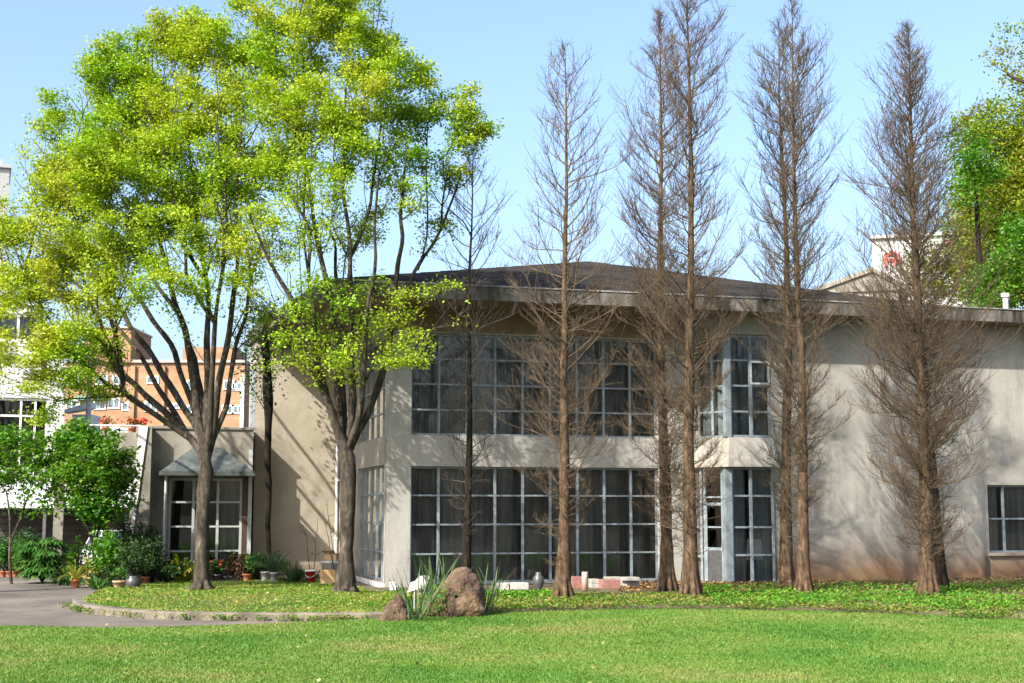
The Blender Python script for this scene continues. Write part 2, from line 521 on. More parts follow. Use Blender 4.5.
class MB:
    """collects faces of one mesh"""

    def __init__(self):
        self.v, self.f, self.m, self.s = [], [], [], []
        self.mi = 0

    def face(self, pts, sm=False):
        n = len(self.v)
        self.v += [tuple(float(c) for c in p) for p in pts]
        self.f.append(list(range(n, n + len(pts))))
        self.m.append(self.mi)
        self.s.append(sm)
        return self

    def grid(self, rows, closed=False, sm=True):
        n = len(self.v)
        R, Cc = len(rows), len(rows[0])
        for r in rows:
            self.v += [tuple(float(c) for c in p) for p in r]
        for i in range(R - 1):
            for j in range(Cc if closed else Cc - 1):
                k = (j + 1) % Cc
                self.f.append([n + i * Cc + j, n + i * Cc + k, n + (i + 1) * Cc + k, n + (i + 1) * Cc + j])
                self.m.append(self.mi)
                self.s.append(sm)
        return self

    def hexa(self, p):
        """eight corners: bottom four counter-clockwise, then top four"""
        n = len(self.v)
        self.v += [tuple(float(c) for c in q) for q in p]
        for q in ((3, 2, 1, 0), (4, 5, 6, 7), (0, 1, 5, 4), (1, 2, 6, 5), (2, 3, 7, 6), (3, 0, 4, 7)):
            self.f.append([n + i for i in q])
            self.m.append(self.mi)
            self.s.append(False)
        return self

    def box(self, x0, x1, y0, y1, z0, z1):
        return self.hexa([(x0, y0, z0), (x1, y0, z0), (x1, y1, z0), (x0, y1, z0), (x0, y0, z1), (x1, y0, z1), (x1, y1, z1), (x0, y1, z1)])

    def obox(self, p, a, n, s0, s1, d0, d1, z0, z1):
        """box in a wall frame: along a from p, outward along n, up z"""
        q = lambda s, d, z: (p[0] + a[0] * s + n[0] * d, p[1] + a[1] * s + n[1] * d, z)
        return self.hexa([q(s0, d1, z0), q(s1, d1, z0), q(s1, d0, z0), q(s0, d0, z0), q(s0, d1, z1), q(s1, d1, z1), q(s1, d0, z1), q(s0, d0, z1)])

    def prism(self, poly, z0, z1):
        n = len(poly)
        self.face([(x, y, z1) for x, y in poly])
        self.face([(x, y, z0) for x, y in reversed(poly)])
        for i in range(n):
            a, b = poly[i], poly[(i + 1) % n]
            self.face([(a[0], a[1], z0), (b[0], b[1], z0), (b[0], b[1], z1), (a[0], a[1], z1)])
        return self

    def lathe(self, prof, c=(0, 0, 0), n=20):
        rows = []
        for r, z in prof:
            rows.append([(c[0] + r * math.cos(2 * math.pi * k / n), c[1] + r * math.sin(2 * math.pi * k / n), c[2] + z) for k in range(n)])
        return self.grid(rows, True, True)

    def tube(self, pts, r, n=8, caps=True):
        pts = [Vector(tuple(float(c) for c in p)) for p in pts]
        rr = r if isinstance(r, (list, tuple)) else [r] * len(pts)
        rows = []
        up = Vector((0.01, 0.02, 1))
        for i, p in enumerate(pts):
            t = (pts[min(i + 1, len(pts) - 1)] - pts[max(i - 1, 0)]).normalized()
            if abs(t.dot(up.normalized())) > 0.95:
                up = Vector((1, 0.03, 0.02))
            x = t.cross(up).normalized()
            y = t.cross(x)
            rows.append([tuple(p + x * (rr[i] * math.cos(2 * math.pi * k / n)) + y * (rr[i] * math.sin(2 * math.pi * k / n))) for k in range(n)])
        self.grid(rows, True, True)
        if caps:
            self.face(rows[0])
            self.face(rows[-1][::-1])
        return self

    def build(self, name, mats, parent=None, bevel=0.0):
        me = bpy.data.meshes.new(name)
        me.from_pydata(self.v, [], self.f)
        for m in (mats if isinstance(mats, (list, tuple)) else [mats]):
            me.materials.append(m)
        me.polygons.foreach_set('material_index', self.m)
        me.polygons.foreach_set('use_smooth', self.s)
        me.update()
        o = link(name, me, parent)
        if bevel:
            b = o.modifiers.new('bevel', 'BEVEL')
            b.width = bevel
            b.segments = 2
            b.limit_method = 'ANGLE'
        return o


def tubes(P, R, sides):
    """many tubes at once: P (N,K,3), R (N,K)"""
    P = np.asarray(P, float)
    N, K, _ = P.shape
    T = np.empty_like(P)
    T[:, 1:-1] = P[:, 2:] - P[:, :-2]
    T[:, 0] = P[:, 1] - P[:, 0]
    T[:, -1] = P[:, -1] - P[:, -2]
    T /= np.linalg.norm(T, axis=2, keepdims=True) + 1e-9
    mean = P[:, -1] - P[:, 0]
    ref = np.where((np.abs(mean[:, 2]) > 0.8 * np.linalg.norm(mean, axis=1))[:, None], np.array([[1.0, 0.1, 0]]), np.array([[0.05, 0.1, 1.0]]))
    X = np.cross(T, ref[:, None, :])
    X /= np.linalg.norm(X, axis=2, keepdims=True) + 1e-9
    Yv = np.cross(T, X)
    a = np.arange(sides) * 2 * math.pi / sides
    V = P[:, :, None, :] + R[:, :, None, None] * (X[:, :, None, :] * np.cos(a)[None, None, :, None] + Yv[:, :, None, :] * np.sin(a)[None, None, :, None])
    idx = np.arange(N * K * sides).reshape(N, K, sides)
    nx = np.roll(idx, -1, axis=2)
    Fc = np.stack([idx[:, :-1], nx[:, :-1], nx[:, 1:], idx[:, 1:]], axis=-1).reshape(-1, 4)
    return V.reshape(-1, 3), Fc


class TubeBag:
    def __init__(self):
        self.V, self.F, self.n = [], [], 0

    def add(self, P, R, sides):
        if len(P) == 0:
            return
        V, Fc = tubes(P, R, sides)
        self.V.append(V)
        self.F.append(Fc + self.n)
        self.n += len(V)

    def build(self, name, m, parent, origin):
        return np_mesh(name, np.concatenate(self.V) - np.asarray(origin), np.concatenate(self.F), 4, m, parent, True)


def leaf_quads(Cn, size, rng, up=0.5, aspect=0.6, dirs=None):
    """rhombic leaves at centres Cn with random attitude, biased to face up"""
    n = len(Cn)
    N = rng.normal(size=(n, 3))
    N[:, 2] = np.abs(N[:, 2]) + up
    N /= np.linalg.norm(N, axis=1, keepdims=True)
    A = rng.normal(size=(n, 3)) if dirs is None else dirs + rng.normal(size=(n, 3)) * 0.35
    A -= N * np.sum(A * N, axis=1, keepdims=True)
    A /= np.linalg.norm(A, axis=1, keepdims=True) + 1e-9
    B = np.cross(N, A)
    L = (np.asarray(size) * (0.65 + 0.7 * rng.random(n)))[:, None]
    Wd = L * aspect
    V = np.stack([Cn - A * L * 0.5, Cn + B * Wd * 0.5 - A * L * 0.05 + N * L * 0.06, Cn + A * L * 0.5, Cn - B * Wd * 0.5 - A * L * 0.05 + N * L * 0.06], axis=1)
    Fc = np.arange(n * 4).reshape(n, 4)
    return V.reshape(-1, 3), Fc


# ================================================================== THE SETTING
def structure(o, kind='structure'):
    o['kind'] = kind
    return o


g = MB()
g.face([(-900, -60, -0.012), (900, -60, -0.012), (900, 1800, -0.012), (-900, 1800, -0.012)])
structure(g.build('ground', two_tone('distant_ground', (0.09, 0.09, 0.06), (0.16, 0.15, 0.1), 0.2, 0.95, bmp=0)))
g = MB()
g.face([(-60, 15, -0.004), (6, 15, -0.004), (6, 36, -0.004), (-6, 52, -0.004), (-60, 75, -0.004)])
structure(g.build('driveway', M['asphalt']))


def interp_curve(pts, n):
    p = np.array(pts, float)
    t = np.linspace(0, len(p) - 1, n)
    i = np.clip(t.astype(int), 0, len(p) - 2)
    f = (t - i)[:, None]
    p0 = p[np.maximum(i - 1, 0)]
    p1, p2 = p[i], p[i + 1]
    p3 = p[np.minimum(i + 2, len(p) - 1)]
    return 0.5 * (2 * p1 + (p2 - p0) * f + (2 * p0 - 5 * p1 + 4 * p2 - p3) * f ** 2 + (3 * p1 - p0 - 3 * p2 + p3) * f ** 3)


# lawn: its far edge swings round in front of the beds
lawn_edge = interp_curve([onz(x, y, 0.03) for x, y in ((-420, 640), (-150, 630), (0, 626.5), (90, 628), (180, 627), (300, 622.5), (370, 619.5), (440, 613), (512, 609), (600, 606.5), (700, 605.8), (850, 608.5), (950, 613), (1024, 617), (1150, 622), (1500, 632))], 120)
rows = []
for t in np.linspace(0, 1, 26):
    r = []
    for p in lawn_edge:
        near = np.array([p[0] * 0.6, 3.0, 0])
        q = p * (1 - t) + near * t
        z = 0.03 + 0.008 * math.sin(q[0] * 0.35 + 1) * math.sin(q[1] * 0.4) * min(1, t * 4)
        r.append((q[0], q[1], z))
    rows.append(r)
lm = MB()
lm.grid(rows[::-1], False, True)
lm.grid([[(p[0], p[1], -0.01) for p in rows[0]], rows[0]][::-1], False, False)
structure(lm.build('lawn', M['lawn']))

# planting bed: a low mound on the left, flat on the right, from the kerb to the walls
PAIRS = [((83, 600), (-6.6, 5.5)), ((88, 604.5), (-6.4, 6.9)), ((108, 608), (-5.6, 7.3)), ((158, 612), (-3.6, 7.4)), ((230, 613.5), (-1.8, 8.5)),
         ((299, 614), (-0.4, 8.5)), ((340, 614), (-0.3, 3)), ((372, 614), (-0.25, -0.1)), ((440, 610.5), (1.5, -0.05)), ((512, 607), (4, -0.05)),
         ((600, 604.5), (7, -0.05)), ((700, 604), (9.2, -0.05)), ((760, 605), (10.3, -1.35)), ((850, 607), (13, -1.02)), ((950, 611), (17, -1.02)),
         ((1024, 614), (20, -1.02)), ((1100, 617), (25, -1.02)), ((1250, 622), (33, -1.0)), ((1420, 629), (42, -1.0))]
NS = 181
bed_front = interp_curve([onz(x, y, 0.12) for (x, y), _ in PAIRS], NS)
bed_back = interp_curve([lw(u, v) for _, (u, v) in PAIRS], NS)
NT = 26


def bed_point(si, t):
    """si in 0..1 along the bed, t 0 front .. 1 wall"""
    k = np.asarray(si) * (NS - 1)
    i = np.clip(k.astype(int), 0, NS - 2)
    f = (k - i)[..., None]
    a = bed_front[i] * (1 - f) + bed_front[i + 1] * f
    b = bed_back[i] * (1 - f) + bed_back[i + 1] * f
    t = np.asarray(t)
    p = a * (1 - t[..., None]) + b * t[..., None]
    mound = 1 - smooth(0.356, 0.498, np.asarray(si))
    z = 0.10 - 0.03 * t + mound * (0.06 * smooth(0, 0.22, t) - 0.12 * smooth(0.25, 0.65, t))
    z = z + 0.015 * np.sin(p[..., 0] * 2.1) * np.sin(p[..., 1] * 1.7)
    p[..., 2] = z
    return p


ss, tt = np.meshgrid(np.linspace(0, 1, NS), np.linspace(0, 1, NT), indexing='ij')
BP = bed_point(ss.ravel(), tt.ravel())
idx = np.arange(NS * NT).reshape(NS, NT)
Fq = np.stack([idx[:-1, :-1], idx[1:, :-1], idx[1:, 1:], idx[:-1, 1:]], -1).reshape(-1, 4)
skirt = bed_front.copy()
skirt[:, 2] = -0.01
skirt[:, 1] -= np.where(np.linspace(0, 1, NS) < 0.391, 0.0, 0.55)
BV = np.concatenate([BP, skirt])
si_ = len(BP) + np.arange(NS)
Fs = np.stack([si_[:-1], si_[1:], idx[1:, 0], idx[:-1, 0]], -1)
structure(np_mesh('planting_bed', BV, np.concatenate([Fq, Fs]), 4, M['bed'], None, True))


def bed_z(x, y):
    d = (BP[:, 0] - x) ** 2 + (BP[:, 1] - y) ** 2
    i = int(np.argmin(d))
    return float(BP[i, 2]) if d[i] < 1.0 else 0.0


# kerb with joints and a drain mouth
kc = bed_front[:74]
tang = np.gradient(kc, axis=0)
tang /= np.linalg.norm(tang, axis=1, keepdims=True)
nrm = np.stack([tang[:, 1], -tang[:, 0], np.zeros(len(kc))], 1)       # towards the road
kb = MB()
i = 0
while i < len(kc) - 1:
    j = min(i + 8, len(kc) - 1)
    drain = 8 <= i <= 12
    z1 = 0.155 + 0.006 * math.sin(i * 1.7)
    a, b = kc[i] + tang[i] * 0.004, kc[j] - tang[j] * 0.004
    seg = [kc[k] for k in range(i, j + 1)]
    seg[0], seg[-1] = a, b
    prof = [(-0.06, 0.0), (-0.06, z1), (0.2, z1), (0.235, z1 - 0.03), (0.25, -0.005)]
    rowsk = [[(p[0] + nrm[k][0] * d, p[1] + nrm[k][1] * d, z) for d, z in prof] for p, k in zip(seg, range(i, j + 1))]
    kb.grid(rowsk, False, False)
    kb.face(rowsk[0])
    kb.face(rowsk[-1][::-1])
    i = j
structure(kb.build('kerb', M['kerb']))
dm = kc[12] + nrm[12] * 0.215
dm[2] = 0.055
dr = MB()
tdir = tang[12]
q = lambda s, d, z: tuple(dm + tdir * s + np.array([nrm[12][0], nrm[12][1], 0]) * d + np.array([0, 0, z]))
dr.hexa([q(-.22, .06, -.045), q(.22, .06, -.045), q(.22, -.05, -.045), q(-.22, -.05, -.045), q(-.2, .06, .055), q(.2, .06, .055), q(.2, -.05, .055), q(-.2, -.05, .055)])
tag(dr.build('drain_inlet', M['black_pipe']), 'dark drain mouth let into the concrete kerb at the corner of the driveway', 'drain')

# concrete path glimpsed on the right between lawn and bed
pc = interp_curve([onz(x, y, 0.0) for x, y in ((880, 611), (950, 613.5), (1024, 616.3), (1100, 619), (1300, 626))], 30)
pb = MB()
pb.grid([[tuple(p + np.array([0.0, 1.0, 0.03 - p[2]])) for p in pc], [tuple(p + np.array([0.15, -0.35, 0.03 - p[2]])) for p in pc]], False, False)
structure(pb.build('path', M['path']))

# ================================================================== THE HALL
hall = thing('concrete_hall', 'two storey pale rendered hall with deep eaves, dark hipped roof and tall grid windows', 'building', OB, TH)


def wall_mesh(mb, p, a, n, s0, s1, z0, z1, holes=(), th=0.3):
    """wall with openings: outer face along a at p, thickness behind it, reveals in the openings"""
    ss_ = sorted({s0, s1, *[h[0] for h in holes], *[h[1] for h in holes]})
    zz_ = sorted({z0, z1, *[h[2] for h in holes], *[h[3] for h in holes]})
    hole = lambda s, z: any(h[0] < s < h[1] and h[2] < z < h[3] for h in holes)
    solid = {}
    for i in range(len(ss_) - 1):
        for j in range(len(zz_) - 1):
            solid[i, j] = not hole((ss_[i] + ss_[i + 1]) / 2, (zz_[j] + zz_[j + 1]) / 2)
    q = lambda s, d, z: (p[0] + a[0] * s + n[0] * d, p[1] + a[1] * s + n[1] * d, z)
    for (i, j), ok in solid.items():
        if not ok:
            continue
        A, B, Cc, D = ss_[i], ss_[i + 1], zz_[j], zz_[j + 1]
        mb.face([q(A, 0, Cc), q(B, 0, Cc), q(B, 0, D), q(A, 0, D)])
        mb.face([q(B, -th, Cc), q(A, -th, Cc), q(A, -th, D), q(B, -th, D)])
        if not solid.get((i - 1, j)):
            mb.face([q(A, -th, Cc), q(A, 0, Cc), q(A, 0, D), q(A, -th, D)])
        if not solid.get((i + 1, j)):
            mb.face([q(B, 0, Cc), q(B, -th, Cc), q(B, -th, D), q(B, 0, D)])
        if not solid.get((i, j - 1)):
            mb.face([q(A, -th, Cc), q(B, -th, Cc), q(B, 0, Cc), q(A, 0, Cc)])
        if not solid.get((i, j + 1)):
            mb.face([q(A, 0, D), q(B, 0, D), q(B, -th, D), q(A, -th, D)])


def window(parent, p, a, n, s0, s1, z0, z1, cols, rows_, fm='frame', cm='curtain', depth=0.14, bar=0.05, curtain=True, gather=None, mull=0.075):
    """grid window standing `depth` behind the wall face; cols/rows_ are counts or lists of break points 0..1"""
    cs = [i / cols for i in range(cols + 1)] if isinstance(cols, int) else list(cols)
    rs = [i / rows_ for i in range(rows_ + 1)] if isinstance(rows_, int) else list(rows_)
    L, Hh = s1 - s0, z1 - z0
    f = MB()
    d0, d1 = -depth - 0.07, -depth
    for i, c in enumerate(cs):
        w = mull if 0 < i < len(cs) - 1 else mull * 0.8
        c0 = s0 + L * c - w / 2
        c0 = min(max(c0, s0 + 0.002), s1 - w - 0.002)
        f.obox(p, a, n, c0, c0 + w, d0 - 0.006, d1 + 0.012, z0 + 0.002, z1 - 0.002)
    for j, r in enumerate(rs):
        w = bar if 0 < j < len(rs) - 1 else bar * 1.2
        c0 = z0 + Hh * r - w / 2
        c0 = min(max(c0, z0 + 0.004), z1 - w - 0.004)
        f.obox(p, a, n, s0 + 0.004, s1 - 0.004, d0, d1, c0, c0 + w)
    fo = f.build('window', M[fm], parent)
    gm = MB()
    q = lambda s, d, z: (p[0] + a[0] * s + n[0] * d, p[1] + a[1] * s + n[1] * d, z)
    rg = random.Random(int(s0 * 100 + z0 * 31 + len(cs)))
    for i in range(len(cs) - 1):
        for j in range(len(rs) - 1):
            A, B = s0 + L * cs[i] + 0.02, s0 + L * cs[i + 1] - 0.02
            Cc, D = z0 + Hh * rs[j] + 0.015, z0 + Hh * rs[j + 1] - 0.015
            e = [-depth - 0.035 + rg.uniform(-0.004, 0.004) for _ in range(3)]
            gm.face([q(A, e[0], Cc), q(B, e[1], Cc), q(B, e[1] + e[2] - e[0], D), q(A, e[2], D)])
    gm.build('glass', M['glass'], fo)
    if curtain:
        spans = gather or [(0.0, 1.0)]
        for (c0, c1) in spans:
            cm_ = MB()
            S0, S1 = s0 + L * c0 + 0.03, s0 + L * c1 - 0.03
            nn = max(12, int((S1 - S0) * 26))
            bot, top = [], []
            for k in range(nn + 1):
                s = S0 + (S1 - S0) * k / nn
                d = -depth - 0.24 + 0.045 * math.sin(k * 1.35 + 0.6 * math.sin(k * 0.37)) + 0.02 * math.sin(k * 0.5)
                bot.append(q(s, d * 1.0, z0 + 0.03))
                top.append(q(s, d * 0.96, z1 - 0.03))
            cm_.grid([bot, top], False, True)
            cm_.build('curtain', M[cm], fo)
    return fo


X_, NX_ = (1, 0), (0, -1)          # along the front, outward normal
ZL0, ZL1, ZU0, ZU1, ZS = 0.10, 3.46, 4.36, 7.36, 8.07
wl = MB()
wall_mesh(wl, (0, 0), X_, NX_, 0, 9.75, -0.15, ZS, [(0.72, 8.36, ZL0, ZL1), (0.72, 8.36, ZU0, ZU1)], 0.3)
wl.build('front_wall', M['wall_front'], hall)
window(hall, (0, 0), X_, NX_, 0.72, 8.36, ZL0, ZL1, 9, 4)
window(hall, (0, 0), X_, NX_, 0.72, 8.36, ZU0, ZU1, 9, 4, mull=0.07)
# the pale valance panels behind the topmost row of the upper window
vb = MB()
for k in range(9):
    vb.box(0.76 + k * 0.849, 1.52 + k * 0.849, 0.29, 0.30, 6.98, 7.3)
vb.build('valance', two_tone('olive_valance', (0.2, 0.21, 0.14), (0.28, 0.28, 0.2), 2, 0.9, bmp=0), hall)
hb = MB()
hb.box(0.02, 9.5, -0.03, -0.003, 7.40, 8.06)
hb.build('header_band', M['soffit'], hall)  # thin brown layer over the wall above the upper window
# plinth under the front window
pl = MB()
pl.box(0.66, 8.5, -0.14, -0.003, -0.15, 0.085)
pl.build('plinth', M['concrete'], hall, 0.015)

# side wall (towards the left) with its narrow paned windows
A_, NA_ = (0, 1), (-1, 0)
sw = MB()
q5 = 5.0
wall_mesh(sw, (0, 0.004), A_, NA_, 0, 8.8, -0.15, ZS, [(0.14, q5, 0.14, 3.5), (0.14, q5, 4.3, 7.3)], 0.3)
sw.build('side_wall', M['wall'], hall)
for z0, z1 in ((0.14, 3.5), (4.3, 7.3)):
    window(hall, (0, 0.004), A_, NA_, 0.14, q5, z0, z1, 5, 4, 'frame', 'curtain_mid', depth=0.10, mull=0.05, bar=0.05)
sp_ = MB()
sp_.box(-0.10, -0.004, 0.02, 5.4, -0.15, 0.12)
sp_.build('plinth', M['white'], hall, 0.01)

# rear left wing wall, set back, and its side
w2 = MB()
wall_mesh(w2, (-2.92, 8.8), X_, NX_, 0, 2.92, -0.15, ZS, [], 0.3)
w2.build('wing_wall', M['wall'], hall)
w3 = MB()
wall_mesh(w3, (-2.92, 8.81), A_, NA_, 0, 2.5, -0.15, ZS, [(0.3, 2.2, 3.3, 7.3)], 0.3)
w3.build('wing_side_wall', M['wall'], hall)
window(hall, (-2.92, 8.81), A_, NA_, 0.3, 2.2, 3.3, 7.3, 2, 5, 'frame', 'curtain_pale', depth=0.03, mull=0.1)
cp = MB()
cp.tube([(-0.1, 8.7, -0.1), (-0.1, 8.7, 7.9)], 0.05, 8)
for z in (1.2, 3.2, 5.2, 7.2):
    cp.box(-0.17, -0.03, 8.66, 8.8, z, z + 0.05)
cp.build('downpipe', M['white'], hall)

# right hand wall, standing a metre forward of the window wall
rw = MB()
wall_mesh(rw, (11.66, -1.0), X_, NX_, 0, 13.3, -0.15, ZS, [(7.42, 10.9, 0.86, 2.99)], 0.35)
rw.build('right_wall', M['wall_right'], hall)
window(hall, (11.66, -1.0), X_, NX_, 7.42, 10.9, 0.86, 2.99, [0, 0.19, 0.5, 0.81, 1], [0, 0.5, 1], 'frame', 'curtain', depth=0.16, gather=[(0.0, 0.18), (0.2, 0.49), (0.5, 0.98)])
sb = MB()
sb.box(19.0, 22.7, -1.1, -0.98, 0.76, 0.855)
sb.build('sill', M['wall_right'], hall, 0.01)
bp_ = MB()
bp_.tube([(18.93, -1.06, 0.75), (18.95, -1.06, 0.6), (18.95, -1.06, -0.1)], 0.03, 8)
bp_.build('drainpipe', M['black_pipe'], hall)
jb = MB()
jb.box(11.648, 11.659, -1.0, -0.65, -0.15, ZS)
jb.build('wall_end', M['wall_right'], hall)

# bay: angled left face, two storeys, flared skirt between
bay = [(9.38, -0.02), (10.16, -1.12), (11.645, -1.12)]
top = [(9.62, -0.02), (10.24, -1.02), (11.645, -1.02)]


def seg(a, b):
    d = (b[0] - a[0], b[1] - a[1])
    L = math.hypot(*d)
    d = (d[0] / L, d[1] / L)
    return d, (d[1], -d[0]), L


dl, nl, Ll = seg(bay[0], bay[1])
window(hall, bay[0], dl, nl, 0.02, Ll - 0.1, -0.1, 3.48, [0, 0.26, 0.36, 0.86, 1.0], [0, 0.255, 0.5, 0.75, 1], 'frame', 'curtain', depth=0.06, gather=[(0.0, 0.25)], mull=0.085)
window(hall, bay[1], X_, NX_, 0.09, 1.485, -0.1, 3.48, [0, 0.46, 1], [0, 0.27, 0.5, 0.76, 1], 'frame', 'curtain_pale', depth=0.06, gather=[(0.02, 0.44), (0.52, 0.98)], mull=0.09, bar=0.06)
po = MB()
po.box(bay[1][0] - 0.14, bay[1][0] + 0.1, bay[1][1] - 0.02, bay[1][1] + 0.2, -0.15, 3.478)
po.build('corner_post', M['frame'], hall, 0.01)
dr_ = MB()
qd = lambda s, d, z: (bay[0][0] + dl[0] * s + nl[0] * d, bay[0][1] + dl[1] * s + nl[1] * d, z)
for s in (0.47, 1.05):
    dr_.obox(bay[0], dl, nl, s, s + 0.09, -0.05, -0.02, -0.1, 2.42)
for z in (-0.1, 1.0, 2.33):
    dr_.obox(bay[0], dl, nl, 0.56, 1.05, -0.048, -0.022, z, z + 0.09)
do = dr_.build('door', M['frame'], hall)
dg = MB()
dg.obox(bay[0], dl, nl, 0.561, 1.049, -0.04, -0.03, -0.01, 1.0)
dg.build('door_panel', M['dark_pot'], do)
dh = MB()
dh.obox(bay[0], dl, nl, 1.07, 1.1, -0.02, 0.03, 1.0, 1.16)
dh.build('handle', M['steel'], do)
sk = MB()
b2 = [(9.30, 0.0), (10.06, -1.34), (11.72, -1.34), (11.72, 0.2), (9.30, 0.2)]
t2 = [(9.60, 0.0), (10.22, -1.07), (11.655, -1.07), (11.655, 0.2), (9.60, 0.2)]
zb, zt = 3.482, 4.37
for k in range(5):
    a, b = k, (k + 1) % 5
    sk.face([(*b2[a], zb), (*b2[b], zb), (*t2[b], zt), (*t2[a], zt)])
sk.face([(*p, zt) for p in t2])
sk.face([(*p, zb) for p in b2[::-1]])
sk.build('bay_skirt', M['wall_right'], hall)
dl2, nl2, Ll2 = seg(top[0], top[1])
window(hall, top[0], dl2, nl2, 0.02, Ll2 - 0.08, 4.375, 7.5, [0, 0.5, 1], 4, 'frame', 'curtain_pale', depth=0.05, mull=0.085)
window(hall, top[1], X_, NX_, 0.05, 1.405, 4.375, 7.5, [0, 0.52, 1], [0, 0.25, 0.5, 0.75, 1], 'frame', 'curtain_pale', depth=0.05, mull=0.10, bar=0.06)
po = MB()
po.box(top[1][0] - 0.13, top[1][0] + 0.08, top[1][1] - 0.02, top[1][1] + 0.15, 4.374, 7.5)
po.build('corner_post', M['frame'], hall, 0.01)
hs_ = MB()
hs_.box(top[1][0] + 0.72, top[1][0] + 1.36, top[1][1] - 0.035, top[1][1] - 0.016, 5.98, 6.04)
hs_.box(top[1][0] + 0.72, top[1][0] + 1.36, top[1][1] - 0.035, top[1][1] - 0.016, 6.64, 6.70)
hs_.box(top[1][0] + 0.72, top[1][0] + 0.77, top[1][1] - 0.035, top[1][1] - 0.016, 6.04, 6.64)
hs_.box(top[1][0] + 1.31, top[1][0] + 1.36, top[1][1] - 0.035, top[1][1] - 0.016, 6.04, 6.64)
hs_.build('casement', M['frame_white'], hall)
hd = MB()
hd.prism([(9.60, -0.02), (10.22, -1.06), (11.657, -1.06), (11.657, 0.2), (9.60, 0.2)], 7.502, ZS - 0.003)
hd.build('bay_header', M['wall_right'], hall)

# rest of the shell, floors and dark rooms
sh = MB()
sh.box(-0.3, 24.96, 18.4, 18.7, -0.15, ZS - 0.01)
sh.box(-2.62, -0.31, 11.0, 11.3, -0.15, ZS - 0.01)
sh.box(-0.3, 0.0, 11.0, 18.39, -0.15, ZS - 0.01)
sh.box(24.66, 24.96, -0.6, 18.4, -0.15, ZS - 0.01)
sh.build('rear_wall', M['wall'], hall)
inr = MB()
inr.box(0.31, 24.6, 0.45, 18.3, 3.75, 4.1)
inr.box(-2.6, 0.29, 9.2, 10.9, 3.0, 3.2)
inr.box(0.4, 24.5, 4.5, 4.6, 0.0, 3.74)
inr.box(0.4, 24.5, 4.5, 4.6, 4.11, 8.05)
inr.box(0.31, 24.6, 0.45, 18.3, -0.1, -0.02)
inr.box(11.9, 12.0, -0.6, 4.49, 0, 3.74)
inr.box(11.9, 12.0, -0.6, 4.49, 4.11, 8.05)
inr.box(-0.29, -0.2, 9.2, 10.9, 0, 8.0)
inr.build('interior', M['dark_room'], hall)

EAVE = [(-2.05, -2.0), (25.4, -2.0), (25.4, 19.2), (-0.6, 19.2), (-0.6, 11.4), (-3.05, 11.4), (-3.0, 7.5)]
ev = MB()
n = len(EAVE)
ev.mi = 1
ev.face([(x, y, ZS) for x, y in EAVE[::-1]])
ev.mi = 0
ev.face([(x, y, 8.46) for x, y in EAVE])
for k in range(n):
    a, b = EAVE[k], EAVE[(k + 1) % n]
    ev.face([(*a, ZS), (*b, ZS), (*b, 8.46), (*a, 8.46)])
ev.build('eaves', [M['fascia'], M['soffit']], hall)
fl = MB()
for k in (0, 1, 6, 5):
    a, b = EAVE[k], EAVE[(k + 1) % n]
    d, nn_, L = seg(a, b)
    fl.obox(a, d, nn_, -0.02, L + 0.02, -0.12, 0.03, 8.462 + 0.001 * k, 8.50 + 0.001 * k)
fl.build('flashing', M['flashing'], hall)
rf = MB()
ra = (9.0, 8.3, 11.28)
e4 = [(-1.95, -1.9, 8.503), (17.2, -1.9, 8.503), (17.2, 19.0, 8.503), (-0.5, 19.0, 8.503), (-2.9, 11.2, 8.503), (-2.9, 7.5, 8.503)]
NSUB = 14
for k in range(6):
    a, b = Vector(e4[k]), Vector(e4[(k + 1) % 6])
    ap = Vector(ra)
    rows_r = []
    for i in range(NSUB + 1):
        t = i / NSUB
        w = t * 0.999
        rows_r.append([tuple(a.lerp(ap, w) + (b.lerp(ap, w) - a.lerp(ap, w)) * (j / 10)) for j in range(11)])
    # slightly lapped courses
    for i in range(NSUB):
        up_ = Vector((0, 0, 0.014))
        lo = [tuple(Vector(p) + up_) for p in rows_r[i]]
        hi = rows_r[i + 1]
        rf.grid([lo, hi], False, False)
        if i > 0:
            rf.grid([rows_r[i], lo], False, False)
rf.build('roof', M['roof'], hall)
vp = MB()
vp.tube([(19.9, -1.2, 8.4), (19.9, -1.2, 9.0)], 0.09, 10)
vp.tube([(19.9, -1.2, 9.0), (19.9, -1.2, 9.12)], 0.14, 10)
vp.build('vent_pipe', M['white'], hall)

# ------------------------------------------------------------------ annex, awning, gateway
annex = thing('concrete_annex', 'low flat roofed concrete annex with a gridded window, left of the tall hall', 'building', lw(-6.38, 7.7), TH)
an = MB()
wall_mesh(an, (0, 0), X_, NX_, 0, 3.3, -0.15, 4.86, [(0.62, 2.98, -0.02, 3.24)], 0.3)
an.build('wall', M['concrete'], annex)
a2 = MB()
a2.box(0.0, 3.3, 0.31, 9.0, 4.55, 4.86)
a2.box(-0.05, 3.36, -0.06, 9.0, 4.863, 4.94)
a2.box(0.0, 0.25, 0.31, 9.0, -0.15, 4.548)
a2.build('roof', M['concrete'], annex)
ai = MB()
ai.box(0.3, 3.28, 2.4, 2.5, 0, 4.5)
ai.box(0.3, 3.28, 0.35, 2.4, -0.1, 0.0)
ai.build('interior', M['dark_room'], annex)
window(annex, (0, 0), X_, NX_, 0.62, 2.98, -0.02, 3.24, 3, [0, 0.27, 0.515, 0.76, 1], 'frame_white', 'curtain', depth=0.08, mull=0.085, bar=0.06, gather=[(0.7, 1.0)])
d_ = MB()
d_.box(2.985, 3.16, -0.03, -0.003, 0.0, 3.3)
d_.build('door_jamb', M['brown_wood'], annex)
d_ = MB()
d_.box(3.165, 3.285, -0.10, -0.004, -0.1, 4.2)
d_.build('post', M['frame_white'], annex)
d_ = MB()
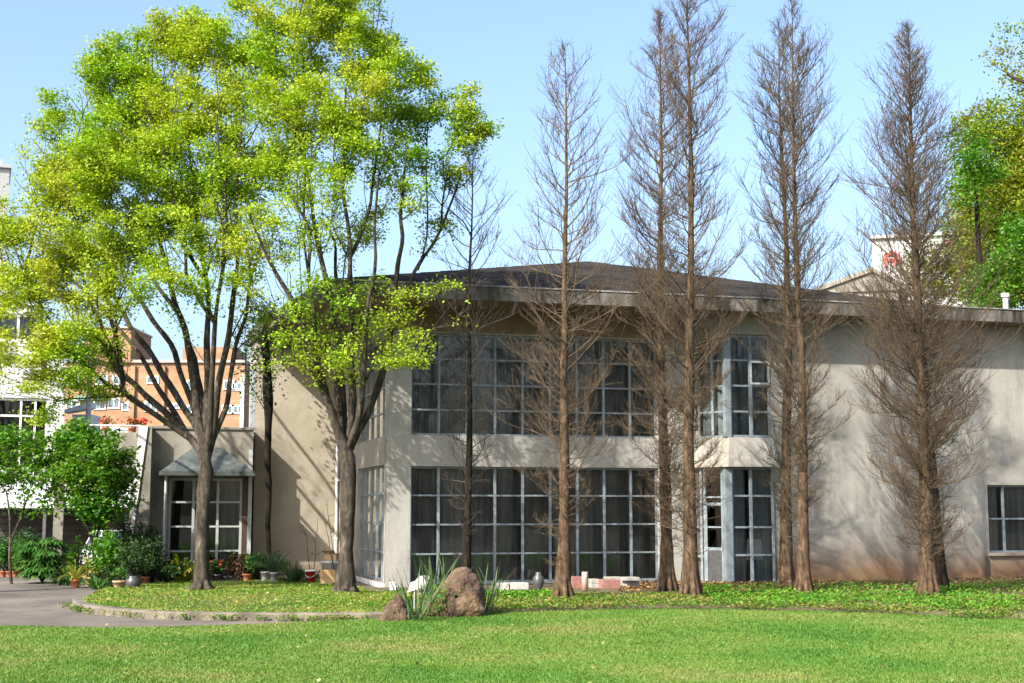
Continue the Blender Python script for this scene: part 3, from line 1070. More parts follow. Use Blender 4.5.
d_.tube([(0.48, -0.75, 0), (0.48, -0.75, 3.4)], 0.05, 8)
d_.build('post', M['frame_white'], annex)
aw = MB()
fz, tz = 3.44, 4.26
fr_ = [(0.28, -0.95, fz), (3.28, -0.95, fz), (3.28, -0.01, fz), (0.28, -0.01, fz)]
rd = [(1.35, -0.012, tz), (2.25, -0.012, tz)]
aw.face([fr_[0], fr_[1], rd[1], rd[0]])
aw.face([fr_[3], fr_[0], rd[0]])
aw.face([fr_[1], fr_[2], rd[1]])
aw.box(0.26, 3.3, -0.97, -0.012, fz - 0.13, fz - 0.004)
aw.build('awning', M['awning'], annex)

gate = thing('concrete_gateway', 'stained concrete beam over the drive with a leaning buttress whose sunlit edge is painted on in white', 'gateway', lw(-8.6, 7.55), TH)
gb = MB()
gb.box(-0.75, 1.9, 0.05, 0.5, 3.15, 4.72)
gb.box(-0.75, -0.45, 0.06, 0.49, -0.1, 3.149)
gb.build('beam', M['concrete'], gate)
bt = MB()
# buttress: raked left edge, drawn in its own plane (u, z)
prof = [(1.48, -0.1), (2.215, -0.1), (2.215, 4.9), (1.74, 4.9), (1.55, 1.0)]
for (v0, v1) in ((-0.35, 0.6),):
    bt.face([(u, v0, z) for u, z in prof])
    bt.face([(u, v1, z) for u, z in prof[::-1]])
    for k in range(5):
        a, b = prof[k], prof[(k + 1) % 5]
        bt.face([(a[0], v0, a[1]), (a[0], v1, a[1]), (b[0], v1, b[1]), (b[0], v0, b[1])])
bt.build('buttress', M['concrete'], gate)
ws = MB()
lo, hi = (1.62, -0.1), (2.05, 4.92)
f0 = lambda t: lo[0] + (hi[0] - lo[0]) * t
ws.hexa([(f0(.22) - .12, -.4, 1.0), (f0(.22) - .04, -.4, 1.0), (f0(.22) - .04, -.352, 1.0), (f0(.22) - .12, -.352, 1.0),
         (f0(1) - .24, -.4, 4.92), (f0(1) + .04, -.4, 4.92), (f0(1) + .04, -.352, 4.92), (f0(1) - .24, -.352, 4.92)])
ws.build('painted_sunlit_edge', M['white'], gate)  # the buttress's sunlit left edge, put on as a strip of white paint
rl = thing('roof_railing', 'thin pale pipe railing along the top of the concrete gateway beam', 'railing', lw(-8.6, 7.75, 4.72), TH)
r_ = MB()
r_.tube([(-0.75, 0, 0.22), (1.9, 0, 0.22)], 0.025, 8)
r_.build('rail', M['white'], rl)
for s in (-0.65, 0.2, 1.0, 1.8):
    r_ = MB()
    r_.tube([(s, 0, 0), (s, 0, 0.2)], 0.02, 6)
    r_.build('post', M['white'], rl)

# ------------------------------------------------------------------ buildings behind
def far_block(t, name, m, x0, x1, y0, y1, z0, z1, bev=0):
    b = MB()
    b.box(x0, x1, y0, y1, z0, z1)
    return b.build(name, m, t)


YB = 150.0
bk = thing('brick_apartments', 'long orange brick apartment block with white window frames beyond the concrete gateway', 'building', (at(65, 500, YB)[0], YB, 0), 0)
ox = at(65, 500, YB)[0]
bx = lambda px: at(px, 400, YB)[0] - ox
bz = lambda py: at(160, py, YB)[2]
far_block(bk, 'wall', M['brick'], -6, bx(244), 0, 12, 0, bz(363))
far_block(bk, 'stair_tower', M['brick'], bx(84), bx(130), -0.4, 8, bz(363) + 0.01, bz(329))
far_block(bk, 'parapet', M['grey_stone'], -6.2, bx(244.5), -0.3, 12.2, bz(363) + 0.015, bz(360))
far_block(bk, 'tower_cap', M['grey_stone'], bx(83), bx(131), -0.6, 8.2, bz(329) + 0.01, bz(327))
far_block(bk, 'stair_tower', M['brick'], bx(179), bx(232), 1.0, 8, bz(360) + 0.01, bz(346))
far_block(bk, 'corner_strip', M['far_white'], bx(241), bx(244.5), -0.35, -0.005, 0, bz(375))
for c0 in (82, 130, 160, 201):
    far_block(bk, 'brick_pier', M['brick'], bx(c0), bx(c0 + 5), -0.35, -0.004, 0, bz(366))
WL = [(66, 375, 385), (79, 375, 385), (95, 375, 385), (112, 375, 385), (146, 376, 384), (186, 380, 390), (223, 380, 390), (231, 382, 390.5),
      (66, 399, 410), (79, 398, 409), (94, 398, 410), (108, 398, 409), (122, 402, 411), (145, 401, 412), (168, 403, 409), (187, 405, 413), (222, 405, 414), (232, 405, 414),
      (96, 425, 432), (109, 427, 432), (120, 428, 433)]
for px, ya, yb in WL:
    wf = MB()
    w = bx(px + 12.5) - bx(px)
    x0, z0, z1 = bx(px), bz(yb), bz(ya)
    fw_ = 0.16
    wf.box(x0, x0 + w, -0.12, -0.006, z0, z0 + fw_)
    wf.box(x0, x0 + w, -0.12, -0.006, z1 - fw_, z1)
    wf.box(x0, x0 + fw_, -0.12, -0.006, z0 + fw_, z1 - fw_)
    wf.box(x0 + w - fw_, x0 + w, -0.12, -0.006, z0 + fw_, z1 - fw_)
    wf.box(x0 + w / 2 - 0.06, x0 + w / 2 + 0.06, -0.12, -0.006, z0 + fw_, z1 - fw_)
    o = wf.build('window', M['white'], bk)
    gp = MB()
    gp.box(x0 + fw_, x0 + w - fw_, -0.06, -0.01, z0 + fw_, z1 - fw_)
    gp.build('glass', M['glass_far'], o)
for px, py in ((79, 397), (95, 397)):
    sp2 = MB()
    x0 = bx(px) - 0.15
    sp2.hexa([(x0, -0.9, bz(py) - 0.35), (x0 + 1.3, -0.9, bz(py) - 0.35), (x0 + 1.3, -0.13, bz(py) - 0.35), (x0, -0.13, bz(py) - 0.35), (x0, -0.9, bz(py) - 0.25), (x0 + 1.3, -0.9, bz(py) - 0.25), (x0 + 1.3, -0.13, bz(py) + 0.15), (x0, -0.13, bz(py) + 0.15)])
    sp2.build('window_awning', M['tile_green'], bk)

YW = 66.0
wb = thing('white_house', 'plain white house with dark strip windows at the far left behind shrubs', 'building', (at(65, 500, YW)[0], YW, 0), .33)
wx = lambda px: at(px, 400, YW)[0] - at(65, 500, YW)[0]
wz = lambda py: at(40, py, YW)[2]
w_ = MB()
wall_mesh(w_, (wx(-90), 0), X_, NX_, 0, wx(65) - wx(-90), 0, wz(345), [(wx(1) - wx(-90), wx(49) - wx(-90), wz(470), wz(399))], 0.4)
w_.build('wall', M['far_white'], wb)
w_ = MB()
wall_mesh(w_, (wx(-90), 0.6), X_, NX_, 0, wx(40) - wx(-90), wz(345) + 0.01, wz(306), [(wx(-20) - wx(-90), wx(37) - wx(-90), wz(342), wz(314))], 0.3)
w_.box(wx(40) - 0.2, wx(40), 0.91, 9, wz(345) + 0.01, wz(306))
w_.build('upper_wall', M['far_white'], wb)
far_block(wb, 'roof', M['far_white'], wx(-92), wx(42), 0.4, 9, wz(306) + 0.01, wz(303))
far_block(wb, 'terrace', M['far_white'], wx(-90), wx(65), 0.41, 10, wz(348), wz(345) + 0.005)
far_block(wb, 'side_wall', M['far_white'], wx(65) - 0.3, wx(65), 0.41, 10, 0, wz(349))
w_ = MB()
w_.hexa([(wx(42), -0.25, wz(372)), (wx(64), -0.25, wz(398)), (wx(64), -0.005, wz(398)), (wx(42), -0.005, wz(372)), (wx(42), -0.25, wz(368)), (wx(64), -0.25, wz(394)), (wx(64), -0.005, wz(394)), (wx(42), -0.005, wz(368))])
w_.build('sloping_coping', M['white'], wb)
window(wb, (0, 0), X_, NX_, wx(1), wx(49), wz(470), wz(399), [0, 0.48, 0.76, 1], [0, 0.75, 1], 'white', 'curtain', depth=0.12, gather=[(0.15, 0.4), (0.5, 0.7)], mull=0.1, bar=0.1)
window(wb, (0, 0.6), X_, NX_, wx(-20), wx(37), wz(342), wz(314), 3, 1, 'white', 'curtain_pale', depth=0.08, mull=0.12, bar=0.1)
far_block(wb, 'interior', M['dark_room'], wx(-80), wx(60), 3, 3.2, 0, wz(350))
sgn = MB()
sgn.box(wx(22), wx(39), -0.4, 0.58, wz(315), wz(312.5))
sgn.build('window_hood', M['white'], wb)

YT = 260.0
tw = thing('pale_tower', 'pale grey tower block just showing above the leaves at the left edge', 'building', (at(-12, 500, YT)[0], YT, 0), .36)
tx = lambda px: at(px - 7, 200, YT)[0] - at(-12, 500, YT)[0]
tz_ = lambda py: at(0, py, YT)[2]
far_block(tw, 'wall', M['steel'], tx(-60), tx(15), 0, 14, 0, tz_(168))
far_block(tw, 'parapet', M['steel'], tx(-62), tx(16.5), -0.6, 14.6, tz_(168) + 0.01, tz_(164.5))
far_block(tw, 'roof_room', M['steel'], tx(-30), tx(8), 2, 9, tz_(164.5) + 0.01, tz_(157))

# lean-to and pole in front of the brick block
YS = 72.0
st = thing('white_lean_to', 'small white lean to with sloping roof in front of the brick apartments', 'shed', (at(70, 500, YS)[0], YS, 0), 0)
sx = lambda px: at(px, 400, YS)[0] - at(70, 500, YS)[0]
sz = lambda py: at(80, py, YS)[2]
far_block(st, 'wall', M['white'], sx(71), sx(90), 0.3, 2, 0, sz(414))
s_ = MB()
s_.hexa([(sx(64), -0.1, sz(413)), (sx(91), -0.1, sz(408)), (sx(91), 0.9, sz(408)), (sx(64), 0.9, sz(413)), (sx(64), -0.1, sz(410)), (sx(91), -0.1, sz(402)), (sx(91), 0.9, sz(402)), (sx(64), 0.9, sz(410))])
s_.build('roof', M['white'], st)
pole = MB()
pz = at(91, 345, 70)
pole.tube([(0, 0, 0), (0, 0, pz[2])], [0.14, 0.11], 10)
o = tag(pole.build('utility_pole', M['steel']), 'slim grey utility pole rising in front of the orange brick apartments', 'pole')
o.location = (pz[0], 70, 0)

# carport with white roof and dark back
YC = 53.0
cpx = lambda px: at(px, 500, YC)[0]
cpt = thing('carport', 'low carport with a white sheet roof and dark slatted back wall', 'carport', (cpx(40), YC, 0), 0)
cx = lambda px: cpx(px) - cpx(40)
cz = lambda py: at(40, py, YC)[2]
c_ = MB()
c_.hexa([(cx(-60), -0.4, cz(508)), (cx(134), -0.4, cz(508)), (cx(134), 4, cz(484)), (cx(-60), 4, cz(484)), (cx(-60), -0.4, cz(506)), (cx(134), -0.4, cz(506)), (cx(134), 4, cz(482)), (cx(-60), 4, cz(482))])
c_.build('roof', M['white'], cpt)
c_ = MB()
for k in range(9):
    c_.box(cx(-60), cx(134), 3.4, 3.45, 0.1 + k * 0.26, 0.32 + k * 0.26)
c_.box(cx(-60), cx(134), 3.46, 3.52, 0, 2.6)
c_.build('back_wall', M['dark_room'], cpt)
for px in (-50, 47, 128):
    c_ = MB()
    c_.box(cx(px) - 0.06, cx(px) + 0.06, -0.2, -0.08, 0, cz(509))
    c_.build('post', M['dark_pot'], cpt)

# sign building and grey gabled roof behind the right of the hall
YR = 110.0
sgb = thing('sign_building', 'white building carrying red rooftop lettering, seen through bare branches above the hall', 'building', (at(870, 500, YR)[0], YR, 0), -.3)
gx = lambda px: at(px, 250, YR)[0] - at(870, 500, YR)[0]
gz = lambda py: at(930, py, YR)[2]
far_block(sgb, 'wall', M['far_white'], gx(872), gx(985), 0, 12, 0, gz(240))
far_block(sgb, 'parapet', M['far_white'], gx(871), gx(986), -0.3, 12.2, gz(240) + 0.01, gz(237))


def stroke(mb, pts, w=0.32):
    for (a, b) in zip(pts[:-1], pts[1:]):
        x0, z0, x1, z1 = gx(a[0]), gz(a[1]), gx(b[0]), gz(b[1])
        L = math.hypot(x1 - x0, z1 - z0)
        ux, uz = (x1 - x0) / L, (z1 - z0) / L
        px_, pz_ = -uz * w / 2, ux * w / 2
        e = w * 0.3
        c = [(x0 - ux * e + px_, z0 - uz * e + pz_), (x0 - ux * e - px_, z0 - uz * e - pz_), (x1 + ux * e - px_, z1 + uz * e - pz_), (x1 + ux * e + px_, z1 + uz * e + pz_)]
        mb.hexa([(x, -0.18, z) for x, z in c] + [(x, -0.02, z) for x, z in c])


for ss_ in ([[(885, 267), (885, 256), (893, 255), (898, 263)], [(885, 261), (892, 262), (899, 264)]], [[(890, 254), (896, 257)], [(893, 266), (899, 262)]],
            [[(944, 247), (948, 252)], [(943, 251), (949, 249), (950, 254)]], [[(958, 250), (964, 247), (965, 255)], [(957, 258), (958, 250), (966, 254)]]):
    b = MB()
    for pts in ss_:
        stroke(b, pts, 0.22)
    b.build('lettering', M['sign_red'], sgb)

YG = 78.0
gr = thing('gabled_house', 'grey gabled roof of a house peeping over the flat right end of the hall', 'building', (at(845, 500, YG)[0], YG, 0), -.26)
hx = lambda px: at(px, 290, YG)[0] - at(845, 500, YG)[0]
hz = lambda py: at(860, py, YG)[2]
far_block(gr, 'wall', M['grey_stone'], hx(852), hx(896), 0.3, 9, 0, hz(290))
b = MB()
for x0, x1, y0, y1 in ((815, 872, 287, 268.5), (872, 906, 268.5, 289)):
    b.hexa([(hx(x0), 0, hz(y0) - 0.25), (hx(x1), 0, hz(y1) - 0.25), (hx(x1), 9.2, hz(y1) - 0.25), (hx(x0), 9.2, hz(y0) - 0.25), (hx(x0), 0, hz(y0)), (hx(x1), 0, hz(y1)), (hx(x1), 9.2, hz(y1)), (hx(x0), 9.2, hz(y0))])
b.build('roof', M['concrete'], gr)
b = MB()
b.face([(hx(817), 0.15, hz(292)), (hx(896), 0.15, hz(292)), (hx(900), 0.15, hz(287)), (hx(872), 0.15, hz(270)), (hx(817), 0.15, hz(287.5))])
b.build('gable', M['concrete'], gr)
far_block(gr, 'lower_wall', M['concrete'], hx(818), hx(852) - 0.01, 0.2, 9, 0, hz(286))

# ================================================================== TREES
def resample(pts, rad, K):
    p = np.asarray(pts, float)
    r = np.asarray(rad, float)
    if len(p) == 2:
        t = np.linspace(0, 1, K)[:, None]
        return p[0] * (1 - t) + p[1] * t, r[0] * (1 - t[:, 0]) + r[1] * t[:, 0]
    c = interp_curve(p, max(24, len(p) * 6))
    rc = np.interp(np.linspace(0, 1, len(c)), np.linspace(0, 1, len(r)), r)
    d = np.concatenate([[0], np.cumsum(np.linalg.norm(np.diff(c, axis=0), axis=1))])
    q = np.linspace(0, d[-1], K)
    return np.stack([np.interp(q, d, c[:, k]) for k in range(3)], 1), np.interp(q, d, rc)


def grow(seeds, targets, bf=0.55, ang=0.7):
    """join every target point to the nearest suitable branch (short path back to the root, no sharp turns)"""
    pos, par, plen, dirs = [], [], [], []
    for p, pa in seeds:
        pos.append(np.asarray(p, float))
        par.append(pa)
        if pa < 0:
            plen.append(0.0)
            dirs.append(np.array([0, 0, 1.0]))
        else:
            d = pos[-1] - pos[pa]
            L = np.linalg.norm(d)
            plen.append(plen[pa] + L)
            dirs.append(d / (L + 1e-9))
    T = np.asarray(targets, float)
    n = len(T)
    best = np.full(n, 1e9)
    bp = np.zeros(n, int)

    def relax(i):
        d = T - pos[i]
        L = np.linalg.norm(d, axis=1) + 1e-9
        cs = d @ dirs[i] / L
        down = np.maximum(0, -d[:, 2] / L)
        c = L * (1 + ang * (1 - cs) + 0.8 * down) + bf * plen[i]
        m = c < best
        best[m] = c[m]
        bp[m] = i

    for i in range(len(pos)):
        relax(i)
    done = np.zeros(n, bool)
    order = np.zeros(n, int)
    for _ in range(n):
        i = int(np.argmin(np.where(done, 1e12, best)))
        done[i] = True
        p = bp[i]
        d = T[i] - pos[p]
        L = np.linalg.norm(d)
        pos.append(T[i])
        par.append(p)
        plen.append(plen[p] + L)
        dd = d / (L + 1e-9) * 0.7 + dirs[p] * 0.3
        dirs.append(dd / np.linalg.norm(dd))
        order[i] = len(pos) - 1
        keep = best.copy()
        relax(len(pos) - 1)
        best[done] = keep[done]
    return np.array(pos), np.array(par), order, np.array(dirs)


def branch_mesh(pos, par, rad_fixed, rng, r_tip=0.007, expo=0.47, wig=0.05, sides_big=10):
    n = len(pos)
    cnt = np.zeros(n)
    kids = [[] for _ in range(n)]
    for i in range(n):
        if par[i] >= 0:
            kids[par[i]].append(i)
    for i in range(n - 1, -1, -1):
        if not kids[i]:
            cnt[i] = 1
        if par[i] >= 0:
            cnt[par[i]] += cnt[i]
    rad = r_tip * np.maximum(cnt, 1) ** expo
    for i, r in rad_fixed.items():
        rad[i] = r
    # children never thicker than their parent
    for i in range(n):
        if par[i] >= 0 and i not in rad_fixed:
            rad[i] = min(rad[i], rad[par[i]] * 0.92)
    bag = TubeBag()
    big, small, tiny = [], [], []
    roots = [i for i in range(n) if par[i] < 0]
    stack = [(r, None) for r in roots]
    while stack:
        i, p = stack.pop()
        chain = [p, i] if p is not None else [i]
        while kids[chain[-1]]:
            ks = sorted(kids[chain[-1]], key=lambda k: (-(k in rad_fixed), -cnt[k]))
            for k in ks[1:]:
                stack.append((k, chain[-1]))
            chain.append(ks[0])
        if len(chain) < 2:
            continue
        P = pos[chain].copy()
        R = rad[chain].copy()
        if p is not None:
            R[0] = min(R[1] * 1.25, rad[p])
        if len(P) == 2:
            mid = (P[0] + P[1]) / 2 + rng.normal(size=3) * wig * np.linalg.norm(P[1] - P[0])
            P = np.array([P[0], mid, P[1]])
            R = np.array([R[0], (R[0] + R[1]) / 2, R[1]])
        K = 28 if R[0] > 0.06 else (12 if len(chain) > 3 else 6)
        pp, rr = resample(P, R, K)
        if K == 28:
            u_ = np.linspace(0, 1, 28)
            ph = rng.random(6) * 6.28
            amp = 0.045 * np.clip((pp[:, 2] - pp[0, 2]) / 4.0 - (0.6 if p is None else -0.2), 0, 1)
            pp[:, 0] += amp * (np.sin(u_ * 15 + ph[0]) + 0.6 * np.sin(u_ * 29 + ph[1]))
            pp[:, 1] += amp * (np.sin(u_ * 13 + ph[2]) + 0.6 * np.sin(u_ * 31 + ph[3]))
            rr = rr * (1 + 0.07 * rng.normal(size=28))
        (big if K == 28 else small if K == 12 else tiny).append((pp, rr))
    for lst, s_ in ((big, sides_big), (small, 6), (tiny, 4)):
        if lst:
            bag.add(np.stack([a for a, _ in lst]), np.stack([b for _, b in lst]), s_)
    return bag


def blob_targets(blobs, Y0, rng, per):
    """points filling egg-shaped clumps given as (px, py, rx, ry, depth offset, weight)"""
    out, wts = [], []
    for (px, py, rx, ry, dy, w) in blobs:
        c = at(px, py, Y0 + dy)
        sx_, sz_ = rx * (Y0 + dy) / F_PX, ry * (Y0 + dy) / F_PX
        sy_ = 0.8 * (sx_ + sz_) / 2 * 1.25
        m = max(6, int(per * sx_ * sy_ * sz_ * 1.0))
        g_ = rng.normal(size=(m, 3))
        g_ /= np.linalg.norm(g_, axis=1, keepdims=True)
        g_ *= (rng.random((m, 1)) ** 0.42)
        out.append(c + g_ * np.array([sx_, sy_, sz_]))
        wts.append(np.full(m, w))
    return np.concatenate(out), np.concatenate(wts)


def thin_out(P, Wt, dmin, rng):
    o = rng.permutation(len(P))
    keep = []
    cells = {}
    for i in o:
        key = tuple((P[i] // dmin).astype(int))
        ok = True
        for dx in (-1, 0, 1):
            for dy in (-1, 0, 1):
                for dz in (-1, 0, 1):
                    for j in cells.get((key[0] + dx, key[1] + dy, key[2] + dz), ()):
                        if np.sum((P[i] - P[j]) ** 2) < dmin * dmin:
                            ok = False
        if ok:
            keep.append(i)
            cells.setdefault(key, []).append(i)
    return P[keep], Wt[keep]


def trunk_flare(bag, base, r0, rng, n=9, h=0.7, reach=0.28):
    """root buttresses spreading into the ground"""
    P, R = [], []
    for k in range(n):
        a = 2 * math.pi * k / n + rng.normal() * 0.2
        d = np.array([math.cos(a), math.sin(a), 0])
        rr = r0 * (0.8 + 0.5 * rng.random())
        hh = h * (0.7 + 0.6 * rng.random())
        pts = [base + d * (r0 * 0.45) + np.array([0, 0, hh]), base + d * (r0 * 0.72) + np.array([0, 0, hh * 0.4]), base + d * (r0 + reach * 0.45 * rr / r0) + np.array([0, 0, 0.05]), base + d * (r0 + reach) + np.array([0, 0, -0.08])]
        p_, r_2 = resample(pts, [r0 * 0.36, r0 * 0.42, r0 * 0.34, r0 * 0.15], 7)
        P.append(p_)
        R.append(r_2)
    bag.add(np.stack(P), np.stack(R), 7)


def broadleaf(name, label, cat, Y0, trunk, limbs, blobs, leaf_m, bark, seed, per=1.0, dmin=0.5, leaves=40, size=0.11, spread=0.32, group=None, r0=0.28, flat=0.55, bf=0.55, r_tip=0.007, weight_min=0.0, base_z=None, flare=True, up=0.5, clump=0.0):
    rng = np.random.default_rng(seed)
    seeds, fixed = [], {}
    tp = [at(x, y, Y0 + dy) for x, y, dy, r in trunk]
    if base_z is not None:
        tp[0][2] = base_z - 0.05
    for i, (p, t) in enumerate(zip(tp, trunk)):
        seeds.append((p, i - 1))
        fixed[i] = t[3]
    for (start, pts) in limbs:
        prev = start
        for (x, y, dy, r) in pts:
            seeds.append((at(x, y, Y0 + dy), prev))
            prev = len(seeds) - 1
            fixed[prev] = r
    T, Wt = blob_targets(blobs, Y0, rng, per)
    T, Wt = thin_out(T, Wt, dmin, rng)
    pos, par, order, dirs = grow(seeds, T, bf)
    bag = branch_mesh(pos, par, fixed, rng, r_tip)
    base = tp[0].copy()
    if flare:
        trunk_flare(bag, np.array([base[0], base[1], base[2] + 0.05]), r0, rng, 8, r0 * 1.1, r0 * 0.22)
    root = thing(name, label, cat, base, 0, group)
    bag.build('trunk', bark, root, base)
    # foliage
    gate = np.ones(len(order))
    if clump > 0:
        gate = np.array([mnoise.noise(Vector(tuple(q * clump + seed * 7.3))) for q in pos[order]])
        gate = smooth(-0.15, 0.12, gate) * 1.2 + 0.045
    n_each = np.maximum(0, (leaves * Wt * gate * (0.6 + 0.8 * rng.random(len(Wt))))).astype(int)
    C0 = np.repeat(pos[order], n_each, axis=0)
    Pp = np.repeat(pos[par[order]], n_each, axis=0)
    t = rng.random((len(C0), 1)) ** 1.6
    Cn = C0 * (1 - t * 0.6) + Pp * (t * 0.6)
    jit = np.clip(rng.normal(size=(len(C0), 3)), -1.9, 1.9) * np.array([spread, spread, spread * flat])
    Cn = Cn + jit
    V, Fc = leaf_quads(Cn, size, rng, up)
    np_mesh('crown', V - base, Fc, 4, leaf_m, root)
    return root, len(T), len(Cn)


ZG = 'spreading leafy trees in front of the hall'
# the left of the two big trees
t1 = [(201, 590, 0, 0.240), (202, 560, 0, 0.200), (202, 525, 0, 0.188), (204, 490, 0, 0.188), (206, 458, 0, 0.200)]
l1 = [(4, [(190, 438, .3, .105), (165, 412, 1.2, .095), (140, 390, 2.3, .085), (112, 368, 3.4, .075), (75, 352, 4.6, .06), (40, 340, 5.4, .04)]),
      (4, [(196, 425, .3, .10), (178, 398, 1.2, .09), (158, 368, 2.2, .085), (138, 335, 3.2, .075), (112, 295, 4.2, .065), (70, 240, 5.2, .045)]),
      (4, [(199, 420, 0, .12), (194, 385, .4, .105), (187, 345, 1.0, .09), (176, 300, 2.0, .08), (160, 245, 3.0, .065), (140, 170, 3.6, .04)]),
      (4, [(200, 430, .4, .085), (188, 390, 1.2, .08), (172, 350, 2.2, .075), (148, 312, 3.3, .07), (120, 265, 4.3, .06), (85, 200, 5.0, .04)]),
      (4, [(192, 440, .2, .08), (170, 405, 1.5, .075), (150, 375, 2.8, .07), (125, 335, 4.0, .06), (95, 300, 5.0, .05), (50, 260, 5.8, .035)]),
      (4, [(207, 420, .1, 0.112), (208, 380, .5, 0.096), (207, 335, .9, 0.080), (205, 280, 1.2, 0.064), (196, 200, 1.5, 0.040), (185, 120, 1.6, 0.024)]),
      (4, [(213, 425, 0, 0.112), (220, 385, -.2, 0.096), (227, 345, -.6, 0.080), (233, 295, -1.0, 0.064), (238, 225, -1.3, 0.040), (240, 140, -1.5, 0.024)]),
      (4, [(203, 425, .6, 0.085), (199, 380, 1.6, 0.08), (185, 330, 2.8, 0.07), (155, 280, 4.0, 0.06), (122, 215, 4.8, 0.04)]),
      (4, [(210, 420, -.4, 0.085), (213, 375, -.8, 0.075), (216, 325, -1.2, 0.06), (222, 265, -1.5, 0.045), (226, 180, -1.8, 0.025)]),
      (4, [(216, 432, .3, 0.088), (228, 395, .9, 0.072), (236, 350, 1.4, 0.060), (247, 300, 1.8, 0.044), (262, 240, 2.2, 0.024)])]
b1 = [(95, 118, 62, 45, 0, 1), (60, 165, 48, 44, -.5, 1.1), (75, 205, 50, 36, .4, 1.1), (105, 235, 50, 34, -.3, .8), (45, 250, 45, 34, .3, 1.0), (145, 75, 58, 52, .3, 1.1), (200, 45, 62, 42, 0, 1.1), (115, 95, 45, 42, -.2, 1), (240, 85, 45, 50, -.8, 1), (120, 165, 70, 55, -1.2, 1), (190, 130, 60, 55, -1.0, .95),
      (165, 190, 70, 50, 1.3, .7), (70, 225, 62, 42, -.8, .9), (20, 235, 45, 42, -.4, 1), (130, 245, 60, 40, -1.4, .8), (215, 205, 50, 50, -1.6, .8), (240, 160, 35, 45, 1.2, .7), (35, 285, 50, 32, -1.0, 1.2), (95, 290, 45, 28, -1.6, .7),
      (25, 335, 38, 30, -1.2, 1.1), (70, 330, 36, 26, -1.8, .8), (50, 365, 40, 26, -1.4, 1.0), (30, 398, 34, 30, -1.0, 1.1), (5, 370, 30, 30, -.6, 1.0), (80, 345, 40, 24, -.9, .9), (105, 320, 30, 20, -.5, .7), (100, 390, 30, 16, -.7, .5), (170, 280, 50, 32, -1.8, .45), (235, 260, 35, 40, -1.8, .6), (262, 320, 26, 28, 1.8, .5), (130, 395, 25, 18, -.8, .28), (110, 345, 30, 18, -1.5, .25)]
r_a, n1, m1 = broadleaf('leafy_tree', 'left of two tall leafy trees, with low drooping sprays, on the grass mound', 'tree', 37.4, t1, l1, b1, M['leaf_zelkova'], M['bark_grey'], 3, per=46, dmin=0.34, leaves=310, size=0.085, clump=0.95, flat=.5, r_tip=.0085, group=ZG, r0=.27, base_z=0.06, spread=.18)
t2 = [(345, 590, 0, 0.248), (346, 560, 0, 0.212), (347, 525, 0, 0.200), (348, 490, 0, 0.200), (346, 455, 0, 0.208)]
l2 = [(4, [(338, 430, -.2, 0.120), (328, 400, -.4, 0.104), (313, 362, -.7, 0.088), (298, 318, -1.0, 0.072), (276, 272, -1.3, 0.052), (250, 215, -1.5, 0.028)]),
      (4, [(341, 428, .2, 0.128), (337, 380, .4, 0.108), (332, 325, .7, 0.088), (322, 255, 1.0, 0.068), (308, 180, 1.2, 0.044), (298, 100, 1.4, 0.024)]),
      (4, [(350, 430, 0, 0.104), (352, 385, -.4, 0.092), (352, 330, -.8, 0.080), (349, 260, -1.1, 0.060), (345, 180, -1.3, 0.040), (345, 90, -1.4, 0.024)]),
      (4, [(356, 432, .2, 0.112), (370, 410, .3, 0.100), (382, 378, .2, 0.092), (390, 335, 0, 0.080), (396, 285, -.3, 0.068), (402, 220, -.8, 0.048), (405, 140, -1.0, 0.024)]),
      (4, [(345, 425, .5, 0.085), (343, 375, .9, 0.075), (340, 315, 1.3, 0.06), (333, 245, 1.6, 0.04)]),
      (4, [(356, 425, -.4, 0.08), (363, 385, -.8, 0.07), (367, 330, -1.1, 0.055), (373, 260, -1.3, 0.04), (380, 175, -1.5, 0.025)]),
      (4, [(336, 425, .6, 0.07), (320, 388, 1.0, 0.06), (297, 350, 1.3, 0.045), (270, 312, 1.6, 0.025)]),
      (20 + 5 - 1, [(398, 310, .5, 0.056), (418, 270, .8, 0.048), (442, 225, 1.0, 0.036), (462, 165, 1.0, 0.020)])]
# index of the fork on the right-hand limb
l2[-1] = (5 + 6 + 6 + 6 + 3, l2[-1][1])
b2_ = [(285, 45, 52, 48, 0, 1.1), (345, 30, 58, 48, .5, 1.1), (265, 15, 40, 36, .2, 1), (320, -25, 50, 35, 0, 1), (390, 80, 42, 45, 0, .9), (300, 110, 60, 45, -1.2, .95), (355, 105, 50, 45, -1.2, .9), (270, 150, 45, 45, -.8, .9), (325, 165, 55, 40, -1.5, .8), (385, 145, 42, 38, -.8, .8),
       (420, 110, 36, 32, .3, .9), (455, 100, 26, 30, .3, .7), (470, 118, 26, 32, .2, 1.1), (425, 95, 34, 30, .1, .9), (440, 165, 36, 30, .6, .55), (400, 200, 45, 30, -.8, .5), (300, 215, 50, 32, -1.6, .6), (345, 225, 45, 30, 1.3, .4), (270, 235, 40, 34, -1.2, .6), (440, 215, 26, 26, .8, .4),
       (300, 275, 36, 22, -1.6, .45), (270, 290, 35, 26, -1.5, .5), (335, 305, 50, 26, -.9, .28), (375, 318, 52, 28, -1.0, .3), (415, 322, 46, 26, -1.0, .3), (452, 312, 28, 18, -.9, .32), (300, 335, 40, 26, -.8, .3), (350, 358, 52, 22, -.9, .28), (380, 288, 40, 14, -.9, .35), (405, 350, 44, 18, -.9, .25), (405, 290, 30, 14, -1, .5), (455, 285, 18, 14, 0, .35), (278, 360, 22, 14, -1.2, .3)]
